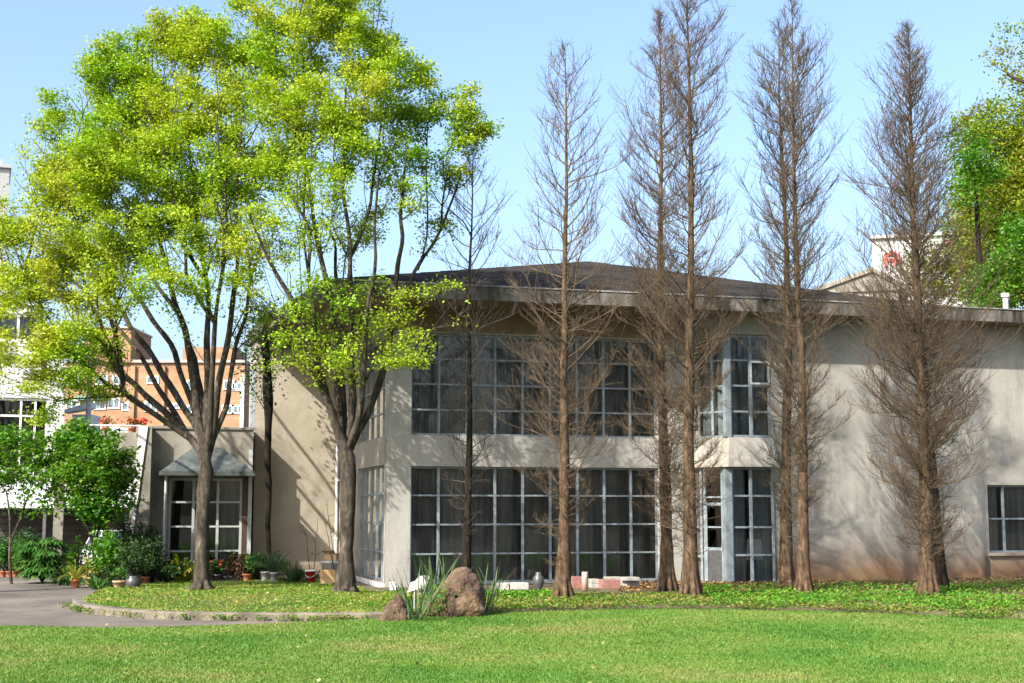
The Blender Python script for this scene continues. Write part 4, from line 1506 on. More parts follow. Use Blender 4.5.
r_b, n2, m2 = broadleaf('leafy_tree', 'right of two tall leafy trees, its crown spreading over the eaves of the hall', 'tree', 36.5, t2, l2, b2_, M['leaf_zelkova'], M['bark_grey'], 5, per=46, dmin=0.34, leaves=300, size=0.085, clump=0.95, flat=.5, r_tip=.0085, group=ZG, r0=.27, base_z=0.06, spread=.18)

# tree whose trunk stands just out of view on the left
t3 = [(-25, 585, 0, .24), (-26, 520, 0, .20), (-26, 450, 0, .19), (-28, 385, 0, .19)]
l3 = [(3, [(-48, 290, -.4, .13), (-72, 190, -.8, .10), (-100, 100, -1.2, .05)]), (3, [(-36, 280, .4, .13), (-52, 180, .6, .09), (-64, 110, .6, .05)]),
      (3, [(-24, 280, -.8, .12), (-20, 210, -1.2, .08), (-12, 160, -1.5, .04)]), (3, [(-8, 335, -.2, .10), (12, 290, -.4, .07), (32, 250, -.6, .04)])]
b3 = [(-100, 130, 40, 40, -1, .4), (-60, 110, 40, 40, .3, .4), (-14, 180, 26, 30, -1.2, .6), (14, 235, 30, 34, -.8, 1.0), (35, 265, 26, 24, -.8, .9), (4, 300, 30, 24, -1.0, .9), (-40, 230, 36, 40, -.6, .4), (20, 335, 30, 24, -1, .7)]
r_c, n3, m3 = broadleaf('leafy_tree', 'leafy tree with its trunk beyond the left edge of the photo, boughs reaching in', 'tree', 38.0, t3, l3, b3, M['leaf_zelkova'], M['bark_grey'], 8, per=26, dmin=0.5, leaves=90, size=0.09, group=ZG, r0=.22, base_z=0.0, spread=.25, clump=0.75)

# green trees behind the right end of the hall
YK = 68.0
bk1 = [(1000, 130, 40, 36, 0, 1), (975, 140, 22, 28, 1, .8), (1000, 205, 50, 50, -1, 1), (965, 215, 28, 34, 0, .8), (1040, 170, 50, 60, 0, 1), (990, 260, 45, 36, -1, 1), (1040, 260, 50, 40, 0, 1), (950, 255, 22, 26, .5, .9), (925, 262, 24, 22, .5, .7), (935, 285, 26, 16, .3, .8), (955, 215, 16, 22, .3, .8), (1010, 290, 50, 20, -.5, 1), (1060, 110, 40, 40, 0, 1), (1014, 104, 18, 14, .3, .6), (990, 118, 14, 12, .4, .5), (1030, 80, 20, 20, .2, .7)]
broadleaf('background_tree', 'bronzed green tree rising behind the right end of the hall roof', 'tree', YK, [(1005, 545, 0, .3), (1003, 420, 0, .28), (1000, 330, 0, .26)],
          [(2, [(985, 270, 0, .18), (970, 200, 0, .1)]), (2, [(1010, 250, 0, .2), (1020, 170, 0, .1)])], bk1, M['leaf_autumn'], M['bark_dark'], 21, per=16, dmin=0.6, leaves=190, size=0.17, spread=.42, base_z=0.0, r0=.35)
bk2 = [(968, 150, 18, 26, 0, 1), (985, 175, 16, 22, 0, 1), (1005, 270, 28, 26, -1.5, 1), (985, 300, 26, 14, -1.5, .8), (1020, 235, 20, 30, -1, .8), (960, 190, 16, 20, -1, .7), (968, 290, 14, 12, -1, .5)]
broadleaf('background_tree', 'bright green tree with dark trunk close behind the hall roof at the right', 'tree', 62.0, [(984, 545, 0, .25), (983, 400, 0, .22), (982, 310, 0, .2)],
          [(2, [(980, 250, 0, .14), (975, 180, 0, .07)]), (2, [(995, 270, 0, .1), (1010, 240, 0, .06)])], bk2, M['leaf_green'], M['bark_dark'], 22, per=24, dmin=0.5, leaves=170, size=0.17, spread=.4, base_z=0.0, r0=.3)
# limb reaching in at the upper right
broadleaf('leaning_tree', 'sparse yellow-leaved tree reaching in at the upper right corner of the photo', 'tree', 50.0, [(1120, 570, 0, .24), (1115, 400, 0, .2), (1100, 260, 0, .17), (1075, 140, 0, .12), (1040, 95, 0, .08), (1010, 75, 0, .05)],
          [(3, [(1080, 60, .5, .07), (1060, 10, .5, .04)]), (3, [(1100, 100, -.5, .07), (1110, 30, -.5, .04)])], [(1015, 28, 14, 13, 0, 1), (1000, 50, 14, 8, 0, .8), (986, 60, 8, 8, 0, .7), (1012, 65, 12, 6, 0, .6), (1050, 40, 30, 40, 0, .7), (1090, 80, 40, 50, 0, .7), (1020, 105, 12, 8, 0, .4)],
          M['leaf_autumn'], M['bark_grey'], 25, per=50, dmin=0.35, leaves=80, size=0.12, spread=.24, base_z=0.0, r0=.26)

# dark stemmed tree hugging the set back wing
bdk = [(262, 320, 22, 24, 0, 1), (250, 345, 18, 22, -.2, 1), (275, 345, 18, 22, 0, .8), (258, 375, 18, 20, -.2, .8), (272, 372, 14, 18, 0, .6), (248, 305, 14, 18, 0, .7)]
broadleaf('dark_stemmed_tree', 'slender dark stemmed tree with a small dark crown tight against the set back wing wall', 'tree', 45.4, [(268, 577, 0, .12), (268.5, 550, 0, .09), (267.6, 525, 0, .10), (269, 500, 0, .085), (267.8, 470, 0, .12), (269, 445, 0, .10), (267.5, 415, 0, .14), (267, 380, 0, .17), (266, 340, 0, .13)], [],
          bdk, M['leaf_dark'], M['bark_dark'], 31, per=60, dmin=0.3, leaves=40, size=0.12, spread=.26, base_z=0.1, flare=False)


# ------------------------------------------------------------------ bare conifers
def conifer(label, base_px, top_px, Y, prof, r0, seed, twig, bark, dens=15.0, dead=0.0, low=0.5, name='bare_conifer', lean=0.0, fine=1.0, tang=1.0, epi=0.5):
    """prof: (height fraction, half width in metres) pairs"""
    rng = np.random.default_rng(seed)
    b = at(base_px[0], base_px[1], Y)
    t_ = at(top_px[0], top_px[1], Y + lean)
    Hh = t_[2] - b[2]
    K = 22
    f = np.linspace(0, 1, K)
    wob = np.stack([np.sin(f * 7 + seed) * 0.05 + np.cumsum(rng.normal(size=K)) * 0.012, np.sin(f * 5 + seed * 2) * 0.05, np.zeros(K)], 1) * np.sin(f * math.pi)[:, None]
    TP = b + (t_ - b) * f[:, None] + wob
    TR = r0 * 0.68 * (1 - f) ** 1.12 * (1 + 0.18 * np.exp(-f * Hh / 0.8)) + 0.008
    root = thing(name, label, 'tree', b, 0, 'bare conifers in front of the hall')
    bag = TubeBag()
    TPf, TRf = resample(TP, TR, 46)
    TRf = TRf * (1 + 0.06 * rng.normal(size=46))
    bag.add(TPf[None], TRf[None], 14)
    trunk_flare(bag, b, r0 * 0.84, rng, 9, 0.9, 0.07)
    bag.build('trunk', bark, root, b)
    pf = np.array(prof)
    nb = int(Hh * dens * .86)
    P1, R1, P2, R2, P3, R3 = [], [], [], [], [], []
    for i in range(nb):
        h = pf[0, 0] + (1.0 - pf[0, 0]) * ((i + rng.random()) / nb)
        wmax = np.interp(h, pf[:, 0], pf[:, 1])
        L = wmax * (0.55 + 0.65 * rng.random())
        if rng.random() < 0.25:
            L *= 0.5
        if L < 0.08:
            continue
        az = rng.random() * 2 * math.pi
        el = np.interp(h, [0.0, 0.3, 0.55, 0.85, 1.0], [low - 0.1, low + 0.18, 0.68, 0.82, 0.9]) + rng.normal() * 0.16
        o = np.array([np.interp(h, f, TP[:, k]) for k in range(3)])
        L = L / max(0.45, math.cos(el))
        L = min(L, wmax * 1.8)
        if h > .85:
            L *= .8
        n1 = 7
        step = L / (n1 - 1)
        cur = o.copy()
        e, a_ = el - 0.25, az
        pts = [cur.copy()]
        curl = rng.normal() * 0.1 * tang
        for k in range(n1 - 1):
            e += 0.09 + rng.normal() * 0.10 * tang
            a_ += curl + rng.normal() * 0.13 * tang
            cur = cur + step * np.array([math.cos(e) * math.cos(a_), math.cos(e) * math.sin(a_), math.sin(e)])
            pts.append(cur.copy())
        pts = np.array(pts)
        rb = np.clip(0.006 + 0.0075 * L, 0.006, 0.022) * (0.8 + 0.4 * rng.random())
        P1.append(pts)
        R1.append(np.linspace(rb, 0.004, n1))
        n2 = int((5 + L * 8.5) * fine)
        for j in range(n2):
            s = 0.2 + 0.8 * rng.random()
            k = min(int(s * (n1 - 1)), n1 - 2)
            fr = s * (n1 - 1) - k
            q0 = pts[k] * (1 - fr) + pts[k + 1] * fr
            d = pts[k + 1] - pts[k]
            d /= np.linalg.norm(d) + 1e-9
            side = np.cross(d, rng.normal(size=3))
            side /= np.linalg.norm(side) + 1e-9
            side[2] = abs(side[2]) * 0.7
            v = d * 0.8 + side * (0.6 + 0.4 * rng.random()) + np.array([0, 0, 0.18])
            v /= np.linalg.norm(v)
            l2_ = L * (0.2 + 0.36 * rng.random()) * (1.2 - 0.55 * s) + 0.1
            m_ = q0 + v * l2_ * 0.5 + rng.normal(size=3) * 0.05 * l2_
            v2 = v + np.array([0, 0, 0.25]) + rng.normal(size=3) * 0.15
            e_ = m_ + v2 / np.linalg.norm(v2) * l2_ * 0.5
            P2.append([q0, m_, e_])
            R2.append([0.0058, 0.0046, 0.003])
            for w_i in range(int(1.8 * fine + rng.random())):
                s3 = 0.2 + 0.8 * rng.random()
                q1 = q0 * (1 - s3) + e_ * s3
                v3 = v + rng.normal(size=3) * 0.75 + np.array([0, 0, 0.15])
                v3 /= np.linalg.norm(v3)
                l3 = 0.09 + 0.2 * rng.random()
                P3.append([q1, q1 + v3 * l3 * 0.5 + rng.normal(size=3) * 0.012, q1 + v3 * l3])
                R3.append([0.0042, 0.0034, 0.002])
    # tangle of fine side shoots on the lower half
    for i in range(int(Hh * dens * epi)):
        h = 0.05 + 0.47 * rng.random()
        o = np.array([np.interp(h, f, TP[:, k]) for k in range(3)])
        L = np.interp(h, pf[:, 0], pf[:, 1]) * (0.25 + 0.8 * rng.random() ** 1.3)
        a_ = rng.random() * 2 * math.pi
        e = rng.normal() * 0.35 + 0.15
        cur = o.copy()
        pts = [cur.copy()]
        for k in range(6):
            e += 0.05 + rng.normal() * 0.22
            a_ += rng.normal() * 0.22
            cur = cur + L / 6 * np.array([math.cos(e) * math.cos(a_), math.cos(e) * math.sin(a_), math.sin(e)])
            pts.append(cur.copy())
        pts = np.array(pts)
        P1.append(pts)
        R1.append(np.linspace(.008, .0035, 7))
        for j in range(int(2 + 3.5 * L)):
            k = rng.integers(1, 6)
            v = pts[k + 1] - pts[k]
            v = v / np.linalg.norm(v) + rng.normal(size=3) * .55
            v /= np.linalg.norm(v)
            l2_ = .12 + .35 * rng.random()
            P2.append([pts[k], pts[k] + v * l2_ * .5 + rng.normal(size=3) * .02, pts[k] + v * l2_ + np.array([0, 0, .04])])
            R2.append([0.005, 0.004, 0.0028])
    bag = TubeBag()
    bag.add(np.array(P1), np.array(R1), 5)
    bag.add(np.array(P2), np.array(R2), 3)
    bag.add(np.array(P3), np.array(R3), 3)
    bag.build('branches', twig, root, b)
    return root


conifer('thin bare conifer behind the large boulder, its shade coloured into the bark, the slimmest of the row', (466, 590), (473, 150), 37.2, [(.12, .5), (.3, .9), (.5, 1.0), (.75, 1.25), (.9, .9), (1, .1)], .17, 101, M['twig_grey'], M['bark_dark'], 9, low=.35, fine=.6, epi=.45)  # shade on this trunk is put into its near-black bark colour
conifer('bare conifer with a dark trunk and open airy crown in front of the window wall', (563, 597), (565, 48), 34.0, [(.1, .6), (.2, 1.3), (.33, 1.7), (.42, 1.75), (.55, 1.45), (.75, 1.35), (.92, .85), (1, .1)], .22, 102, M['twig'], M['bark_red'], 11, low=.25, fine=.75, tang=1.3, epi=0.9)
conifer('bare conifer with blackened lower trunk, the rear one of the pair left of the bay', (667, 589), (660, 12), 37.4, [(.1, .7), (.25, 1.4), (.45, 1.3), (.7, 1.25), (.9, .8), (1, .1)], .25, 103, M['twig'], M['bark_red'], 14, low=.3)
conifer('tallest bare conifer with sunlit trunk, front one of the pair left of the bay', (691, 595), (686, -48), 34.6, [(.08, .7), (.2, 1.45), (.35, 1.65), (.5, 1.2), (.75, 1.1), (.9, .8), (1, .1)], .245, 104, M['twig'], M['bark_red'], 15, low=.3, tang=1.2)
conifer('bare conifer just right of the bay, the rear of two close trunks', (787, 589), (779, 22), 37.2, [(.1, .5), (.3, 1.1), (.5, 1.35), (.75, 1.25), (.9, .8), (1, .1)], .235, 105, M['twig_olive'], M['bark_red'], 12, low=.4)
conifer('bare conifer just right of the bay, front one of two close trunks', (804, 593), (792, 2), 35.4, [(.12, .6), (.3, 1.2), (.45, 1.25), (.75, 1.15), (.9, .75), (1, .1)], .215, 106, M['twig'], M['bark_red'], 13, low=.4)
conifer('densely twigged bare conifer farthest right, standing alone before the blank wall', (928, 595), (908, 26), 34.6, [(.05, .9), (.15, 1.4), (.3, 1.8), (.42, 1.9), (.55, 1.55), (.75, 1.2), (.9, .7), (1, .1)], .255, 107, M['twig'], M['bark_red'], 24, low=.35, tang=1.4)
conifer('shorter bare conifer with a thin dark trunk tucked close behind the densely twigged one', (941, 586), (903, 120), 37.4, [(.08, .6), (.3, 1.3), (.5, 1.4), (.8, .9), (1, .1)], .17, 108, M['twig'], M['bark_dark'], 13, low=.4, epi=.6)

# ================================================================== SHRUBS AND POTTED PLANTS
def rot_frame(d):
    d = d / (np.linalg.norm(d) + 1e-9)
    s = np.cross(d, [0, 0, 1.0])
    s /= np.linalg.norm(s) + 1e-9
    return s


def blades(rng, n, length, width, el=(0.5, 1.4), droop=1.0, K=6, spread=0.05, az=None):
    """strap leaves arching out of one crown"""
    V, Fc = [], []
    for i in range(n):
        a = rng.random() * 2 * math.pi if az is None else az[0] + (az[1] - az[0]) * rng.random()
        e = el[0] + (el[1] - el[0]) * rng.random()
        L = length * (0.55 + 0.6 * rng.random())
        p = np.array([math.cos(a), math.sin(a), 0]) * spread * rng.random()
        s = np.array([-math.sin(a), math.cos(a), 0])
        tw = rng.normal() * 0.35
        n0 = len(V)
        for k in range(K + 1):
            t = k / K
            w = width * (0.55 + 0.9 * t) * (1 - t) ** 0.75 * 0.5 + 0.001
            d = np.array([math.cos(e) * math.cos(a), math.cos(e) * math.sin(a), math.sin(e)])
            ss2 = s * math.cos(tw) + np.cross(d, s) * math.sin(tw)
            V += [p - ss2 * w, p + ss2 * w]
            p = p + d * L / K
            e -= droop * (0.12 + 0.3 * t) * (1.0 if rng.random() < 0.9 else 1.6)
        for k in range(K):
            q_ = n0 + 2 * k
            Fc.append([q_, q_ + 1, q_ + 3, q_ + 2])
    return np.array(V), np.array(Fc)


def bush(rng, rx, ry, h, n, size, stems=7, z0=0.0, up=0.4, aspect=0.6, lumps=9):
    """leafy shrub: stems plus leaves gathered on several uneven lumps"""
    Cn = []
    lc = rng.normal(size=(lumps, 3)) * np.array([rx * 0.5, ry * 0.5, h * 0.2]) + np.array([0, 0, h * 0.58])
    per = max(1, n // lumps)
    for c in lc:
        v = rng.normal(size=(per, 3))
        v /= np.linalg.norm(v, axis=1, keepdims=True)
        v *= rng.random((per, 1)) ** 0.5
        Cn.append(c + v * np.array([rx * 0.52, ry * 0.52, h * 0.3]) * (0.75 + 0.5 * rng.random()))
    Cn = np.concatenate(Cn)
    Cn[:, 2] = np.maximum(Cn[:, 2], 0.03 + size * 0.3) + z0
    V, Fc = leaf_quads(Cn, size, rng, up, aspect)
    P, R = [], []
    for c in lc[:stems]:
        e = c + np.array([0, 0, z0])
        b = np.array([rng.normal() * 0.05, rng.normal() * 0.05, z0 - 0.02])
        m_ = (b + e) / 2 + rng.normal(size=3) * 0.06 * h
        p_, r_2 = resample([b, m_, e], [0.018 * h + 0.004, 0.013 * h + 0.003, 0.004], 6)
        P.append(p_)
        R.append(r_2)
    return V, Fc, np.stack(P), np.stack(R)


def pot_mesh(r, h, m, parent):
    b = MB()
    b.lathe([(0.0, 0.0), (r * 0.72, 0.0), (r * 0.74, 0.01), (r * 0.95, h * 0.8), (r * 1.08, h * 0.8), (r * 1.1, h), (r * 0.95, h), (r * 0.9, h * 0.88), (0.0, h * 0.88)], n=18)
    return b.build('pot', m, parent)


def round_pot_mesh(r, h, m, parent):
    b = MB()
    b.lathe([(0.0, 0.0), (r * 0.6, 0.0), (r * 0.92, h * 0.25), (r, h * 0.5), (r * 0.88, h * 0.78), (r * 0.72, h * 0.88), (r * 0.8, h), (r * 0.66, h), (r * 0.6, h * 0.85), (0.0, h * 0.82)], n=20)
    return b.build('pot', m, parent)


def ground_at(px, py, z=None):
    p = onz(px, py, 0.0 if z is None else z)
    if z is None:
        for _ in range(5):
            zz = bed_z(p[0], p[1])
            p = onz(px, py, zz)
    return p


GP = 'potted plants along the annex and driveway'


def plant(name, label, cat, px, py, kind, leaf, seed, w=0.4, h=0.8, n=260, size=0.08, pot=None, pot_r=0.13, pot_h=0.22, group=None, round_pot=False, depth=None, width=0.05, droop=1.0, el=(0.5, 1.4), flowers=None, nf=0, z=None, up=0.4, aspect=0.6, pos=None):
    rng = np.random.default_rng(seed)
    p = pos if pos is not None else ground_at(px, py, z)
    root = thing(name, label, cat, p, rng.random() * 6, group)
    z0 = 0.0
    if pot:
        (round_pot_mesh if round_pot else pot_mesh)(pot_r, pot_h, M[pot], root)
        z0 = pot_h * 0.86
    if kind == 'bush':
        V, Fc, P, R = bush(rng, w, w, h, n, size, z0=z0, up=up, aspect=aspect)
        np_mesh('foliage', V, Fc, 4, M[leaf], root)
        bag = TubeBag()
        bag.add(P, R, 5)
        bag.build('stem', M['bark_dark'], root, (0, 0, 0))
    elif kind == 'blades':
        V, Fc = blades(rng, n, h, width, el, droop, spread=w)
        V[:, 2] += z0
        np_mesh('foliage', V, Fc, 4, M[leaf], root)
    elif kind == 'lobed':
        # big deeply cut drooping leaves on stalks
        V, Fc, nn_ = [], [], 0
        P, R = [], []
        for i in range(n):
            a = rng.random() * 2 * math.pi
            L = h * (0.2 + 0.8 * rng.random())
            tip = np.array([math.cos(a) * w * (0.3 + 0.7 * rng.random()), math.sin(a) * w * (0.3 + 0.7 * rng.random()), L])
            mid = tip * np.array([0.4, 0.4, 0.8])
            p_, r_2 = resample([np.array([0, 0, 0.0]), mid, tip], [0.014, 0.011, 0.008], 6)
            P.append(p_)
            R.append(r_2)
            out = np.array([math.cos(a), math.sin(a), 0])
            for lb in range(9):
                b_ = a + (lb - 4) * 0.42
                d = np.array([math.cos(b_), math.sin(b_), -0.35 - 0.35 * rng.random()])
                l_ = size * (1.0 - 0.09 * abs(lb - 4))
                sd = np.array([-math.sin(b_), math.cos(b_), 0]) * l_ * 0.14
                q0 = tip
                V += [q0, q0 + d * l_ * 0.5 + sd, q0 + d * l_ + np.array([0, 0, -0.1 * l_]), q0 + d * l_ * 0.5 - sd]
                Fc.append([nn_, nn_ + 1, nn_ + 2, nn_ + 3])
                nn_ += 4
        V = np.array(V)
        V[:, 2] += z0
        np_mesh('foliage', V, np.array(Fc), 4, M[leaf], root)
        P = np.stack(P)
        P[:, :, 2] += z0
        bag = TubeBag()
        bag.add(P, np.stack(R), 5)
        bag.build('stem', M['leaf_mid'], root, (0, 0, 0))
    if flowers:
        Cn = rng.normal(size=(nf, 3)) * np.array([w * 0.6, w * 0.6, h * 0.15]) + np.array([0, 0, z0 + h * 0.75])
        for c in Cn:
            V, Fc = leaf_quads(c + rng.normal(size=(5, 3)) * 0.02, 0.075, rng, 0.3, 0.8)
            np_mesh('flower', V, Fc, 4, M[flowers], root)
    return root


# shrub trees at the left, by the carport
sh1 = [(20, 440, 26, 16, 0, 1), (40, 450, 22, 20, .2, 1), (8, 470, 20, 20, 0, .9), (30, 485, 20, 16, -.2, .6), (-10, 455, 22, 26, 0, .9), (50, 470, 18, 16, 0, .9), (38, 505, 22, 12, -.2, .5), (58, 450, 16, 14, .1, .8), (2, 435, 16, 14, 0, .9)]
broadleaf('shrub_tree', 'thin light green shrub tree with slim bare stems, at the far left before the carport', 'shrub', 42.5, [(12, 574, 0, .05), (10, 545, 0, .04), (10, 520, 0, .035)], [(1, [(20, 520, .1, .03), (30, 490, .2, .02)]), (2, [(6, 490, 0, .025)])], sh1, M['leaf_green'], M['bark_grey'], 41, per=90, dmin=0.24, leaves=60, size=0.13, spread=.17, base_z=0.0, flare=False, r_tip=.005)
sh2 = [(80, 445, 24, 18, 0, 1), (110, 458, 24, 20, -.2, 1), (90, 470, 32, 22, -.4, 1), (66, 478, 16, 16, 0, .8), (118, 485, 20, 18, -.2, 1), (95, 500, 28, 18, -.3, .9), (122, 470, 14, 18, 0, 1), (75, 500, 16, 12, 0, .5), (100, 520, 20, 10, -.1, .6), (74, 430, 14, 12, 0, .9), (58, 462, 16, 16, .2, .8), (128, 500, 12, 14, -.2, .7), (112, 440, 12, 10, .1, .6), (60, 495, 16, 12, 0, .5), (86, 428, 12, 8, .2, .7), (104, 508, 22, 14, -.3, .8)]
broadleaf('shrub_tree', 'bushy bright green shrub tree with a slanting stem, behind the potted plants by the gateway', 'shrub', 42.8, [(97, 578, 0, .07), (93, 545, 0, .055), (86, 522, 0, .05)], [(2, [(78, 500, .1, .04), (72, 470, .2, .02)]), (1, [(104, 515, -.1, .04), (110, 480, -.2, .025)])], sh2, M['leaf_green'], M['bark_dark'], 42, per=130, dmin=0.22, leaves=75, size=0.14, spread=.17, base_z=0.0, flare=False, r_tip=.005)
broadleaf('reddish_shrub', 'withered reddish brown shrub in the shade under the concrete gateway beam', 'shrub', 47.0, [(124, 574, 0, .04), (123, 545, 0, .03)], [], [(124, 505, 10, 22, 0, 1), (130, 525, 8, 16, 0, 1), (118, 530, 9, 16, 0, .9)], M['leaf_brown'], M['bark_dark'], 43, per=120, dmin=0.22, leaves=16, size=0.1, spread=.12, base_z=0.0, flare=False)

for i, (px, lab) in enumerate(((3, 'leftmost small clay pot with a leafy shrub in the row at the driveway edge'), (9, 'small clay pot with a leafy shrub, second from the left along the driveway edge'),
                               (15, 'small clay pot with a leafy shrub, third from the left along the driveway edge'), (21, 'small clay pot with a leafy shrub, nearest the big lobed-leaf plant'))):
    plant('potted_shrub', lab, 'potted plant', px, 577, 'bush', 'leaf_mid', 50 + i, .4, 1.0, 800, .09, 'terracotta', .10, .19, group=GP)
plant('potted_shrub', 'taller dark shrub in the far left row, behind the small clay pots', 'shrub', 12, 573, 'bush', 'leaf_dark', 57, .9, 1.35, 2400, .1, group=None)
plant('lobed_leaf_plant', 'big plant with large deeply cut drooping leaves at the edge of the driveway', 'plant', 42, 583, 'lobed', 'leaf_mid', 60, .62, 1.35, 130, .36)
plant('potted_flower', 'small clay pot of pale yellow flowers beside the big lobed-leaf plant', 'potted plant', 56, 579, 'bush', 'leaf_mid', 61, .18, .35, 120, .06, 'terracotta', .11, .2, GP, flowers='flower_yellow', nf=10)
plant('potted_palm', 'clay pot with a spray of yellowish green fronds near the front of the driveway group', 'potted plant', 75, 588, 'blades', 'leaf_yellow', 62, .08, .75, 60, .05, 'terracotta', .15, .24, GP, width=.045, droop=1.0)
plant('potted_fern', 'dark leafy fern mass low on the driveway between the lobed plant and the clay pots', 'plant', 66, 585, 'blades', 'leaf_dark', 63, .2, .65, 90, .06, None, width=.06, droop=1.5)
plant('potted_croton', 'tan pot of bright yellow leaves at the front of the driveway group', 'potted plant', 90, 586, 'bush', 'leaf_yellow', 64, .17, .62, 150, .09, 'tan_pot', .17, .26, GP)
plant('leafy_shrub', 'tall leafy green shrub with pale young leaves, beside the bright yellow potted plant', 'shrub', 104, 586, 'bush', 'leaf_green', 65, .62, 1.6, 1900, .12)
plant('leafy_shrub', 'broad dark green shrub between the driveway pots and the leaning buttress', 'shrub', 125, 583, 'bush', 'leaf_dark', 66, .75, 1.5, 2600, .1)
plant('potted_shrub', 'tan wicker patterned pot with a small plant, next to the round dark pot', 'potted plant', 119, 590, 'bush', 'leaf_mid', 67, .16, .4, 130, .07, 'tan_pot', .17, .25, GP)
plant('potted_shrub', 'round dark glazed pot holding a twiggy dark shrub, before the buttress', 'potted plant', 133, 589, 'bush', 'leaf_dark', 68, .42, 1.0, 800, .08, 'dark_pot', .22, .36, GP, round_pot=True)
plant('potted_flower', 'small orange clay pot right of the round dark pot', 'potted plant', 145, 585, 'bush', 'leaf_dark', 69, .2, .5, 160, .06, 'terracotta', .13, .24, GP)
plant('leafy_shrub', 'dark olive shrub growing against the foot of the leaning buttress', 'shrub', 152, 584, 'bush', 'leaf_dark', 70, .55, 1.25, 1600, .085)
plant('leafy_shrub', 'low dark green bush under the annex window, left of the variegated leaves', 'shrub', 167, 583, 'bush', 'leaf_dark', 71, .65, .7, 1600, .1)
plant('variegated_plant', 'plant with long yellow and green striped leaves below the annex window', 'plant', 182, 582, 'blades', 'leaf_yellow', 72, .2, 1.1, 75, .1, width=.15, droop=.9, el=(.6, 1.45))
plant('leafy_shrub', 'low dark foliage right of the trunk of the left leafy tree', 'shrub', 226, 580, 'bush', 'leaf_dark', 73, .7, .65, 1600, .1)
plant('potted_flower', 'red flowering plant under the annex window, just right of the leafy tree trunk', 'potted plant', 217, 581, 'bush', 'leaf_mid', 74, .2, .55, 160, .07, 'dark_pot', .13, .2, GP, flowers='flower_red', nf=9)
plant('withered_shrub', 'withered brown shrub in front of the annex door jamb', 'shrub', 237, 581, 'bush', 'leaf_brown', 75, .34, .9, 800, .09)
plant('potted_shrub', 'clay pot with a thin leafy plant left of the dark stemmed tree', 'potted plant', 247, 581, 'bush', 'leaf_mid', 76, .26, .6, 200, .08, 'terracotta', .14, .22, GP)
plant('potted_shrub', 'dark leafy plant in a grey pot at the foot of the dark stemmed tree', 'potted plant', 265, 581, 'bush', 'leaf_mid', 77, .4, .8, 700, .085, 'grey_pot', .15, .3, GP)
plant('potted_yucca', 'fountain of thin grey green blades in a pale grey pot by the dark stemmed tree', 'potted plant', 274, 582, 'blades', 'leaf_greyblue', 78, .05, .9, 75, .035, 'grey_pot', .13, .3, GP, width=.032, droop=.6, el=(.5, 1.5))
plant('spiky_plant', 'dark spiky rosette of sword leaves in front of the set back wing wall', 'plant', 292, 583, 'blades', 'leaf_dark', 79, .1, .72, 95, .06, width=.055, droop=.25, el=(.1, 1.45))
plant('leafy_shrub', 'low green bush between the clay pot and the dark stemmed tree', 'shrub', 256, 579, 'bush', 'leaf_dark', 80, .6, .7, 1200, .09)

plant('leafy_shrub', 'dark bush behind the big lobed-leaf plant, under the shrub trees', 'shrub', 34, 574, 'bush', 'leaf_dark', 131, .8, 1.2, 2200, .11)
plant('leafy_shrub', 'mid green bush at the nose of the white car, beside the lobed-leaf plant', 'shrub', 62, 579, 'bush', 'leaf_mid', 132, .5, .85, 1100, .1)
plant('leafy_shrub', 'small bright green sapling bush in front of the white car', 'shrub', 76, 580, 'bush', 'leaf_green', 133, .42, 1.0, 800, .1)
plant('potted_fern', 'low spray of narrow green blades in front of the tall pale-leaved shrub', 'plant', 97, 589, 'blades', 'leaf_mid', 134, .14, .6, 70, .06, width=.05, droop=1.2)
plant('leafy_shrub', 'low dark bush between the yellow potted plant and the wicker patterned pot', 'shrub', 111, 588, 'bush', 'leaf_dark', 135, .36, .6, 700, .08)
plant('leafy_shrub', 'dark climbing bush against the left side of the buttress under the beam', 'shrub', 138, 580, 'bush', 'leaf_dark', 136, .5, 1.9, 1500, .1)
plant('leafy_shrub', 'olive bush at the foot of the annex post, left of the variegated leaves', 'shrub', 160, 580, 'bush', 'leaf_mid', 137, .4, .95, 900, .085)
plant('leafy_shrub', 'low dark bush behind the withered brown shrub by the annex jamb', 'shrub', 243, 578, 'bush', 'leaf_dark', 138, .5, .8, 1100, .09)
plant('leafy_shrub', 'low green bush right of the spiky rosette, beside the red bucket', 'shrub', 303, 583, 'bush', 'leaf_dark', 139, .3, .42, 500, .075)

# dead sticks, bucket, tub and boxes by the wall
def stick_plant(label, px, py, seed, h, n):
    rng = np.random.default_rng(seed)
    p = ground_at(px, py)
    b = MB()
    root = thing('bare_sapling', label, 'plant', p)
    for k in range(n):
        a = rng.random() * 6.28
        e = rng.uniform(.05, .3)
        pts = [(0, 0, 0)]
        for i in range(1, 6):
            t = i / 5
            pts.append((math.cos(a) * e * t * h + rng.normal() * .025, math.sin(a) * e * t * h + rng.normal() * .025, h * t * (1 - .12 * k)))
        b.tube(pts, [.016 - .0022 * i for i in range(6)], 5)
        for j in range(3):
            i = rng.integers(2, 5)
            q0 = np.array(pts[i])
            q1 = q0 + np.array([rng.normal() * .22, rng.normal() * .1, .12 + rng.random() * .15])
            b.tube([q0, (q0 + q1) / 2 + rng.normal(size=3) * .03, q1], [.008, .006, .003], 4)
    b.build('stem', M['twig_grey'], root)
    return root


